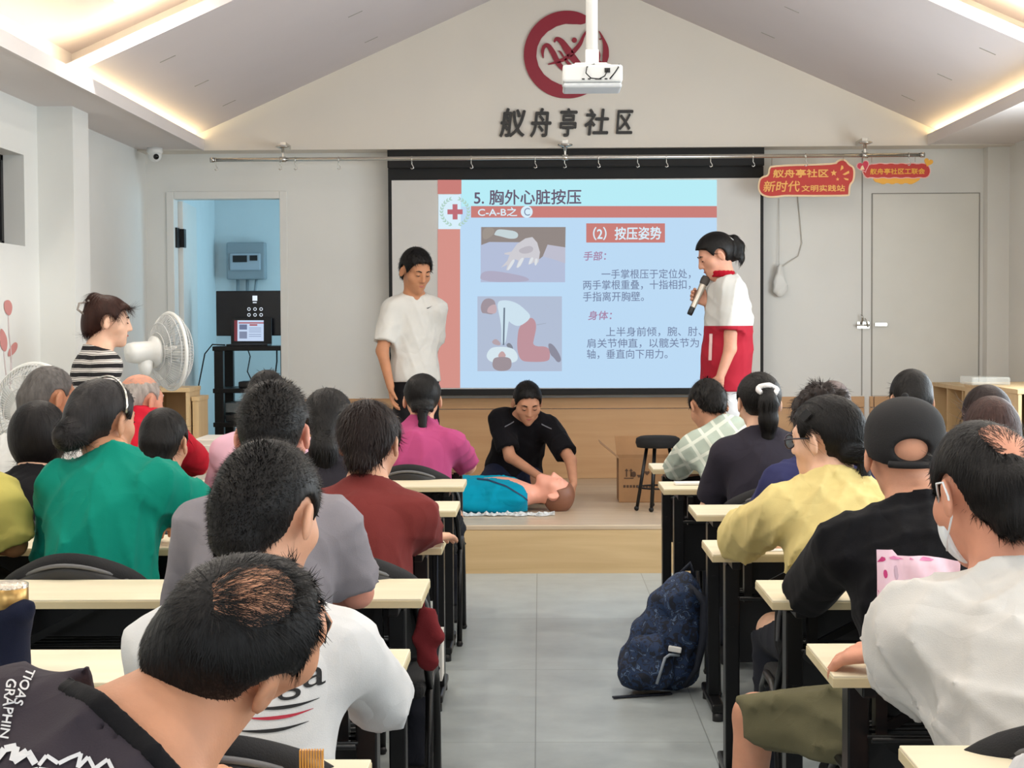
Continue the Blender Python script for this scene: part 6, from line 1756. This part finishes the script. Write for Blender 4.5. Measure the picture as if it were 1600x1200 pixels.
for i in range(4): pp_.obox((a.x + .33 + .01 * i, CY + .15, a.z + .004 + .004 * i), Matrix.Rotation(R(8 * i - 10), 3, 'Z'), .21, .28, .0035)
tag(pp_.build('paper_stack', mat('paper', (232, 228, 222), .8)), 'few sheets of white paper lying on the white drawer cabinet', 'paper')

# ------------------------------------------------------------------ on the stage: manikin, box, stool, microphone
MK = 10.30
hc = A3(P(866, 770, MK)); Rm = np.array(Matrix(((0, .20, .98), (1, 0, 0), (0, .98, -.20))))
Rm[:, 0] = np.cross(Rm[:, 1], Rm[:, 2])
mk_s = 1.10; mhp = lambda x, y, z: hc + Rm @ (np.array((x, y, z)) * mk_s)
mnk = thing('training_manikin', 'resuscitation manikin in a cyan jacket lying on the stage', 'manikin', (hc[0] - .35, MK, STZ))
B = Field(); head_shape(B, mhp, Rm, mk_s)
zc_ = STZ + .105
nb_ = hc + np.array((-.17, 0, -.01)); tc_ = lambda x, z=0: np.array((hc[0] + x, MK + .02, zc_ + z))
B.cap(mhp(0, -.02, -.05), nb_, .052, .06, .03)
B.ell(tc_(-.34), (.20, .20, .105), k=.05).ell(tc_(-.56), (.20, .17, .095), k=.05).cap(tc_(-.24) + np.array((0, -.15, -.01)), tc_(-.24) + np.array((0, .15, -.01)), .065, None, .05)
B.cap(tc_(-.70) + np.array((0, -.08, -.02)), tc_(-.95) + np.array((0, -.09, -.03)), .075, .06, .04).cap(tc_(-.70) + np.array((0, .08, -.02)), tc_(-.95) + np.array((0, .09, -.03)), .075, .06, .04)
v, q = B.mesh(.011, [(hc, .135, .006)]); np_mesh('body', relax(v, q), q, mat('manikin_vinyl', (234, 166, 144), .45), mnk)
Fh = Field(); Fh.ell(mhp(0, -.012, .03), (CR_R + .006) * mk_s, Rm)
H0 = hc
def mcl(X, Y, Z):
    x, y, z = X - H0[0], Y - H0[1], Z - H0[2]; ly = (x * Rm[0, 1] + y * Rm[1, 1] + z * Rm[2, 1]) / mk_s; lz = (x * Rm[0, 2] + y * Rm[1, 2] + z * Rm[2, 2]) / mk_s; lx = (x * Rm[0, 0] + y * Rm[1, 0] + z * Rm[2, 0]) / mk_s
    c_ = (np.interp(ly + 0 * lx, [-.14, -.05, -.0, .02, .05, .1], [-.075, -.07, -.01, .0, .06, .08]) - lz) * .8
    return np.maximum(c_, np.where(np.abs(lx) > .05, .032 - np.sqrt((ly + .008) ** 2 + (lz + .006) ** 2), -.2))
v, q = Fh.mesh(.006, (), [mcl]); np_mesh('hair', v, q, mat('moulded_brown', (128, 84, 64), .5), mnk)
J = Field(); g_ = .016
J.ell(tc_(-.34), (.20 + g_, .205 + g_, .105 + g_), k=.05).ell(tc_(-.56), (.21 + g_, .18 + g_, .10 + g_), k=.05).cap(tc_(-.25) + np.array((0, -.155, -.01)), tc_(-.25) + np.array((0, .155, -.01)), .078, None, .05)
J.ell(tc_(-.45, -.06), (.30, .25, .07), k=.06).cap(tc_(-.70, -.02), tc_(-.98, -.03), .13, .11, .05, flat=((0, 0, 1), .8))
def jcl(X, Y, Z):
    wdt = .040 + .12 * np.clip((X - (hc[0] - .50)) / .35, 0, 1)
    open_ = np.minimum(wdt - np.abs(Y - (MK - .0 + .02)), (X - (hc[0] - .52)) * .5)
    return np.maximum(np.where(Z > zc_ + .02, np.minimum(open_, .2), -.2), np.maximum((STZ + .004) - Z, X - (hc[0] - .165)))
v, q = J.mesh(.009, (), [jcl], fold_warp(55, .006, None)); jk = np_mesh('jacket', relax(v, q, 1), q, cloth((0, 138, 168)), mnk)
me = bpy.data.meshes.new('zip_seam'); pts = [(742, 748), (760, 750), (790, 760), (815, 775), (832, 790)]
vs = []; 
for x, y in pts: vs += [tuple(P(x, y - 1.3, MK - .4)), tuple(P(x, y + 1.3, MK - .4))]
me.from_pydata(vs, [], [(2 * i, 2 * i + 2, 2 * i + 3, 2 * i + 1) for i in range(len(pts) - 1)])
decal('zip_seam', me, (0, 1, -.1), jk, mat('navy_piping', (16, 50, 84), .7), jk, .003)
rs_ = np.random.RandomState(9); n_ = 40; vs = []; fs = []
for i in range(n_):
    for j in range(9):
        x = hc[0] - .62 + .62 * i / (n_ - 1); y = MK - .30 + .10 * j / 8
        vs.append((x, y + rs_.uniform(-.012, .012) + .02 * math.sin(i * .7), STZ + .004 + abs(rs_.normal(0, .009)) * (1 if 0 < j < 8 else .3)))
for i in range(n_ - 1):
    for j in range(8): fs.append((i * 9 + j, (i + 1) * 9 + j, (i + 1) * 9 + j + 1, i * 9 + j + 1))
o = tag(MB().add(vs, fs).build('plastic_sheet', mat('crumpled_film', (226, 230, 232), .2, alpha=.65)), 'crumpled clear plastic wrapping spread under the cyan jacket', 'plastic wrapping'); md = o.modifiers.new('thickness', 'SOLIDIFY'); md.thickness = .0015
# cardboard box
BY = 10.75; M_card = mat('cardboard', (162, 122, 84), .85, var=.06, vscale=12); M_cardin = mat('cardboard_inner', (176, 138, 100), .85)
bx = thing('cardboard_box', 'open cardboard box with raised flaps on the stage beside the stool', 'box', (P(1000, 783, BY).x, BY, STZ))
x0, x1 = P(967, 783, BY).x, P(1062, 783, BY).x; hb = P(1000, 716, BY).z
for nm, b4 in (('side', (x0, x1, BY - .004, BY, STZ + .004, hb)), ('side', (x0, x1, BY + .30, BY + .304, STZ + .004, hb)), ('side', (x0, x0 + .004, BY, BY + .30, STZ + .004, hb)), ('side', (x1 - .004, x1, BY, BY + .30, STZ + .004, hb)), ('bottom', (x0, x1, BY, BY + .30, STZ, STZ + .004))):
    MB().box(*b4).build(nm, M_card, bx)
def flap(a, b_, c, d): return MB().prism([a, b_, c, d], (0, 0, -.004)).build('flap', M_card, bx)
flap((x0, BY, hb), (x0, BY + .30, hb), (x0 - .12, BY + .33, hb + .10), (x0 - .12, BY - .02, hb + .10))
flap((x1, BY, hb), (x1, BY + .30, hb), (x1 + .12, BY + .30, hb + .08), (x1 + .12, BY, hb + .08))
flap((x0, BY + .302, hb), (x1, BY + .302, hb), (x1 + .01, BY + .36, hb + .12), (x0 - .01, BY + .36, hb + .12))
flap((x0, BY - .002, hb), (x1, BY - .002, hb), (x1, BY - .10, hb - .04), (x0, BY - .10, hb - .04)) if False else None
M_bprint = mat('box_print', (84, 60, 44), .8); yb_ = BY - .006
def bp(pts): flat(pts, yb_, 'printed_mark', M_bprint, bx)
for dx in (0, 7): bp([(976 + dx, 736), (979 + dx, 732), (982 + dx, 736)]); bp(rect(978 + dx, 736, 980 + dx, 745))
bp(rect(975, 746.5, 990, 748)); bp([(995, 742), (1003, 742), (1001, 746), (997, 746)]); bp(smooth_poly([(985, 738), (993, 736), (994, 744), (990, 746), (986, 744)], 1)); bp(heart(1011, 739, 4))
ptext('printed_mark', 'HANDLE WITH', 975, 757, 1015, 763, yb_, M_bprint, bx) if False else None
for k_ in range(9): bp(rect(974 + k_ * 5, 758, 977.5 + k_ * 5, 762))
# stool
ST_ = 10.35
sc_ = P(1028, 692, ST_)
st = thing('padded_stool', 'stool with round black padded seat and splayed legs on the stage', 'stool', (sc_.x, ST_, STZ))
zt2, zb2 = P(1028, 681, ST_).z, P(1028, 701, ST_).z
MB().lathe([(0, zt2), (.11, zt2 - .002), (.135, zt2 - .014), (.14, (zt2 + zb2) / 2), (.13, zb2 + .01), (.0, zb2)], (sc_.x, ST_, 0), (0, 0, 1), 32).build('seat', M_cush, st)
for a in (R(205), R(250), R(25), R(100)):
    MB().tube([(sc_.x + .08 * math.cos(a), ST_ + .08 * math.sin(a), zb2 + .005), (sc_.x + .15 * math.cos(a), ST_ + .15 * math.sin(a), STZ + .012)], .011, 8).ball((sc_.x + .152 * math.cos(a), ST_ + .152 * math.sin(a), STZ + .015), .016, 10).build('leg', M_black, st)
MB().tube([(sc_.x + .125 * math.cos(t), ST_ + .125 * math.sin(t), STZ + .14) for t in [2 * PI * i / 24 for i in range(24)]], .006, 6, closed=True).build('foot_ring', M_black, st)
# microphone in the speaker's hand
m0, m1 = P(1077, 492, 10.16), P(1105, 431, 10.20); L_ = (m1 - m0).length; ax_ = (m1 - m0).normalized()
mic = thing('microphone', 'silver and black wireless microphone held by the person in red and white', 'microphone', m0)
MB().lathe([(0, 0), (.016, .002), (.0175, .02), (.0175, L_ * .19)], m0, ax_, 20).build('end_cap', M_blackpl, mic)
MB().lathe([(.0175, L_ * .19), (.019, L_ * .45), (.022, L_ * .72), (.024, L_ * .76), (.018, L_ * .78)], m0, ax_, 20).build('handle', mat('champagne_metal', (188, 180, 168), .3, metal=.6), mic)
MB().lathe([(.020, L_ * .76), (.027, L_ * .80), (.029, L_ * .90), (.024, L_ * .97), (0, L_)], m0, ax_, 20).build('grille', mat('mic_mesh', (84, 80, 78), .5, metal=.6, bump=.5, bscale=500), mic)

# ------------------------------------------------------------------ on and around the tables
F = Field(); bY = 6.5; bxx = P(1015, 1062, bY).x
base = np.array((bxx, bY, 0.0)); ln = np.array((.13, .02, 0))      # leans towards the table
pt = lambda x, y, z: base + np.array((x, y, 0)) + ln * z / .46 + np.array((0, 0, z))
F.cap(pt(-.06, 0, .10), pt(.07, 0, .10), .095, None, .06).cap(pt(-.05, 0, .22), pt(.06, 0, .22), .088, None, .06).cap(pt(-.03, 0, .34), pt(.03, 0, .36), .072, .075, .06).cap(pt(0, 0, .40), pt(.01, 0, .425), .045, .04, .05)
v, q = F.mesh(.009, (), [lambda X, Y, Z: .006 - Z + 0 * X], fold_warp(91, .008, None))
def camo():
    m, nt, N, L, b = nodes_of('navy_camo')
    tc = N.new('ShaderNodeTexCoord'); nz = N.new('ShaderNodeTexNoise'); nz.inputs['Scale'].default_value = 26; nz.inputs['Detail'].default_value = 3; nz.inputs['Distortion'].default_value = 1.2
    L.new(tc.outputs['Object'], nz.inputs['Vector']); rp = N.new('ShaderNodeValToRGB'); rp.color_ramp.interpolation = 'CONSTANT'
    e = rp.color_ramp.elements; e[0].color = S(14, 22, 40); e[1].position = .46; e[1].color = S(24, 48, 84); x = e.new(.56); x.color = S(20, 30, 52); x = e.new(.62); x.color = S(86, 108, 140); x = e.new(.66); x.color = S(24, 44, 76)
    L.new(nz.outputs['Fac'], rp.inputs[0]); L.new(rp.outputs[0], b.inputs['Base Color']); b.inputs['Roughness'].default_value = .75
    return m
M_camo = camo(); M_strap = mat('navy_webbing', (22, 28, 42), .8)
bp_ = thing('backpack', 'navy camouflage backpack leaning in the aisle against the right tables', 'backpack', (bxx, bY, 0))
np_mesh('main_bag', relax(v, q, 1), q, M_camo, bp_)
F = Field(); F.cap(pt(-.085, -.075, .09), pt(-.01, -.085, .09), .070, None, .05).cap(pt(-.075, -.07, .17), pt(-.02, -.08, .18), .062, None, .05)
v, q = F.mesh(.009, (), [lambda X, Y, Z: .006 - Z + 0 * X], fold_warp(92, .006, None)); fp = np_mesh('front_pocket', relax(v, q, 1), q, M_camo, bp_)
MB().tube([pt(.0, -.155, .06), pt(.005, -.152, .16), pt(.02, -.145, .17), pt(.06, -.13, .165)], .006, 6).build('pocket_zip', mat('pale_zip', (150, 160, 172), .5), fp)
MB().obox(pt(.035, -.140, .19), Matrix.Rotation(R(10), 3, 'Y'), .05, .016, .022).build('buckle', M_white, bp_, bevel=.004)
for k_ in (-1, 1):
    MB().tube([pt(.03, .05 * k_, .42), pt(.11, .06 * k_, .36), pt(.145, .07 * k_, .22), pt(.15, .07 * k_, .10), pt(.12, .06 * k_, .03)], [.014, .018, .018, .012, .010], 8).build('shoulder_strap', M_strap, bp_)
MB().tube([pt(-.01, 0, .455), pt(.02, 0, .50), pt(.05, 0, .445)], .009, 8).build('carry_handle', M_strap, bp_)
MB().bar((bxx + .08, bY - .07, .006), (bxx - .15, bY - .14, .006), .022, .006).build('waist_strap', M_strap, bp_)
# bottle in a navy cloth on the wall-side table
qY = 3.30; qc = P(16, 1063, qY); zt3 = .75
bt = thing('wrapped_bottle', 'gold capped bottle wrapped in a navy cloth on the left table', 'bottle', (qc.x, qY, zt3))
M_gold = mat('gold_metal', (186, 150, 92), .3, metal=.8)
ztop_ = P(16, 910, qY).z; kx = qc.x
MB().lathe([(0, zt3 + .004), (.036, zt3 + .004), (.037, ztop_ - .05), (.0, ztop_ - .05)], (kx, qY, 0), (0, 0, 1), 28).build('bottle_body', M_gold, bt)
MB().lathe([(.036, ztop_ - .052), (.0385, ztop_ - .048), (.0385, ztop_ - .010), (.036, ztop_ - .008)], (kx, qY, 0), (0, 0, 1), 32).build('cap', M_gold, bt)
MB().lathe([(.0385, ztop_ - .010), (.039, ztop_ - .003), (.034, ztop_), (0, ztop_ - .002)], (kx, qY, 0), (0, 0, 1), 32).build('cap_top', mat('foil_silver', (216, 206, 190), .2, metal=.9, bump=.6, bscale=90), bt)
F = Field(); F.cap((kx, qY, zt3 - .02), (kx, qY, ztop_ - .075), .042, .043, .02).cap((kx + .02, qY - .01, ztop_ - .075), (kx + .05, qY - .02, ztop_ - .045), .022, .008, .03).cap((kx - .02, qY - .02, ztop_ - .07), (kx + .03, qY - .03, ztop_ - .055), .015, .012, .02)
v, q = F.mesh(.006, (), [lambda X, Y, Z: (zt3 + .003) - Z + 0 * X], fold_warp(12, .006, None)); np_mesh('cloth_wrap', relax(v, q, 1), q, cloth((26, 30, 48)), bt)
# phone, papers
def slab(name, label, cat, px, py, Yc, w, d_, h_, m, rz=0, bev=.003):
    p = P(px, py, Yc); return tag(MB().obox((p.x, Yc, .75 + h_ / 2 + .0005), Matrix.Rotation(R(rz), 3, 'Z'), w, d_, h_).build(name, m, bevel=bev), label, cat)
ph = slab('white_phone', 'white phone lying at the aisle end of the second right table', 'phone', 1081, 757, 7.13, .075, .15, .012, M_white, -86, .004)
MB().box(ph.location.x, 0, 0, 0, 0, 0) if False else None
slab('paper_sheet', 'white sheet of paper under the arm of the person in pale yellow', 'paper', 1202, 866, 5.12, .21, .15, .002, mat('paper', (232, 228, 222), .8), 10, 0)
slab('paper_sheet', 'white sheet of paper on the table beside the maroon elbow', 'paper', 640, 852, 5.30, .12, .16, .002, mat('paper', (232, 228, 222), .8), -6, 0)
# pink bag of goods standing on the table before the white shirt
gY = 3.40; g0, g1 = P(1370, 1010, gY), P(1500, 868, gY)
pk = thing('pink_bag', 'pale pink plastic bag with magenta marks standing on the right table', 'bag', ((g0.x + g1.x) / 2, gY, .75))
n1, n2 = 16, 20; vs = []; fs = []
for sd in (-1, 1):
    for i in range(n1 + 1):
        for j in range(n2 + 1):
            u, w = i / n1, j / n2
            th_ = .030 * (math.sin(PI * u) ** .6) * (1 - w) ** .5 + .001
            x = g0.x + (g1.x - g0.x) * u; z = .752 + (g1.z - .752 + (.012 if u < .2 else 0) - .03 * max(0, u - .6)) * w
            vs.append((x, gY + sd * th_ + .004 * math.sin(9 * u + 7 * w) + .003 * math.sin(23 * u * w + 2), z))
st_ = (n1 + 1) * (n2 + 1)
for sd in (0, 1):
    for i in range(n1):
        for j in range(n2):
            a = sd * st_ + i * (n2 + 1) + j; fs.append((a, a + n2 + 1, a + n2 + 2, a + 1))
ob = MB().add(vs, fs, True).build('bag_film', mat('pink_film', (238, 204, 218), .3), pk)
M_mag = mat('magenta_print', (192, 30, 110), .4)
def bagmark(pts, m=M_mag):
    me = bpy.data.meshes.new('bag_print'); me.from_pydata([tuple(P(x, y, gY - .1)) for x, y in pts], [], [tuple(range(len(pts)))]); decal('bag_print', me, (0, 1, -.05), ob, m, ob, .0012)
bagmark(smooth_poly([(1404, 876), (1440, 873), (1480, 880), (1470, 884), (1436, 880), (1408, 882)], 1), mat('bag_pink_mark', (222, 130, 176), .4)); bagmark(smooth_poly([(1412, 892), (1418, 890), (1420, 912), (1414, 914)], 1), mat('bag_grey_mark', (190, 160, 176), .4)); bagmark(smooth_poly([(1371, 872), (1380, 878), (1398, 876), (1400, 884), (1382, 886), (1371, 880)], 1)); bagmark(smooth_poly([(1371, 929), (1386, 928), (1389, 933), (1384, 938), (1372, 936)], 1)); bagmark(smooth_poly([(1396, 897), (1401, 898), (1402, 908), (1398, 912), (1395, 906)], 1))
# maroon pouch under a table end, paper bag behind it
F = Field(); mY = 4.34; w0 = P(662, 958, mY); w1 = P(668, 1030, mY)
F.cap(w0, w1, .022, .030, .02, flat=((0, 1, 0), .5)).cap(w0 + V3((.02, 0, -.02)), w1 + V3((.028, 0, .06)), .016, .024, .03)
v, q = F.mesh(.006, (), (), fold_warp(44, .012, None)); mp_ = thing('maroon_pouch', 'soft maroon pouch hanging from the end of a left table', 'pouch', w1); np_mesh('pouch', relax(v, q, 1), q, cloth((110, 38, 42)), mp_)
MB().tube([w0, (w0.x, mY, .728)], .003, 6).build('pouch_cord', cloth((110, 38, 42)), mp_)
wb_ = thing('white_paper_bag', 'narrow white paper bag seen past the maroon pouch', 'bag', P(686, 1058, 5.26)); a, b_ = P(676, 1058, 5.26), P(692, 985, 5.26)
MB().prism([(a.x, 5.2, a.z), (b_.x, 5.2, a.z), (b_.x, 5.2, b_.z), (a.x, 5.2, b_.z)], (0, .12, 0)).build('bag', mat('paper', (232, 228, 222), .8), wb_)
MB().tube([((a.x + b_.x) / 2, 5.23, b_.z), ((a.x + b_.x) / 2, 5.26, .726), ((a.x + b_.x) / 2, 5.29, b_.z)], .003, 6).build('bag_handle', M_strap, wb_)
# amber comb
cY = 2.50; kc = P(487, 1196, cY); cb = MB(); cm = thing('amber_comb', 'amber coloured comb standing on the table at the bottom edge', 'comb', (kc.x, cY, .75))
MB().box(kc.x - .019, kc.x + .019, cY - .010, cY + .010, .750, .768).build('comb_spine', mat('amber', (186, 118, 40), .25), cm, bevel=.003)
for k_ in range(9): cb.box(kc.x - .018 + .0042 * k_, kc.x - .0155 + .0042 * k_, cY - .006, cY + .006, .767, .803)
cb.build('comb_teeth', mat('amber_pale', (206, 146, 64), .25), cm)
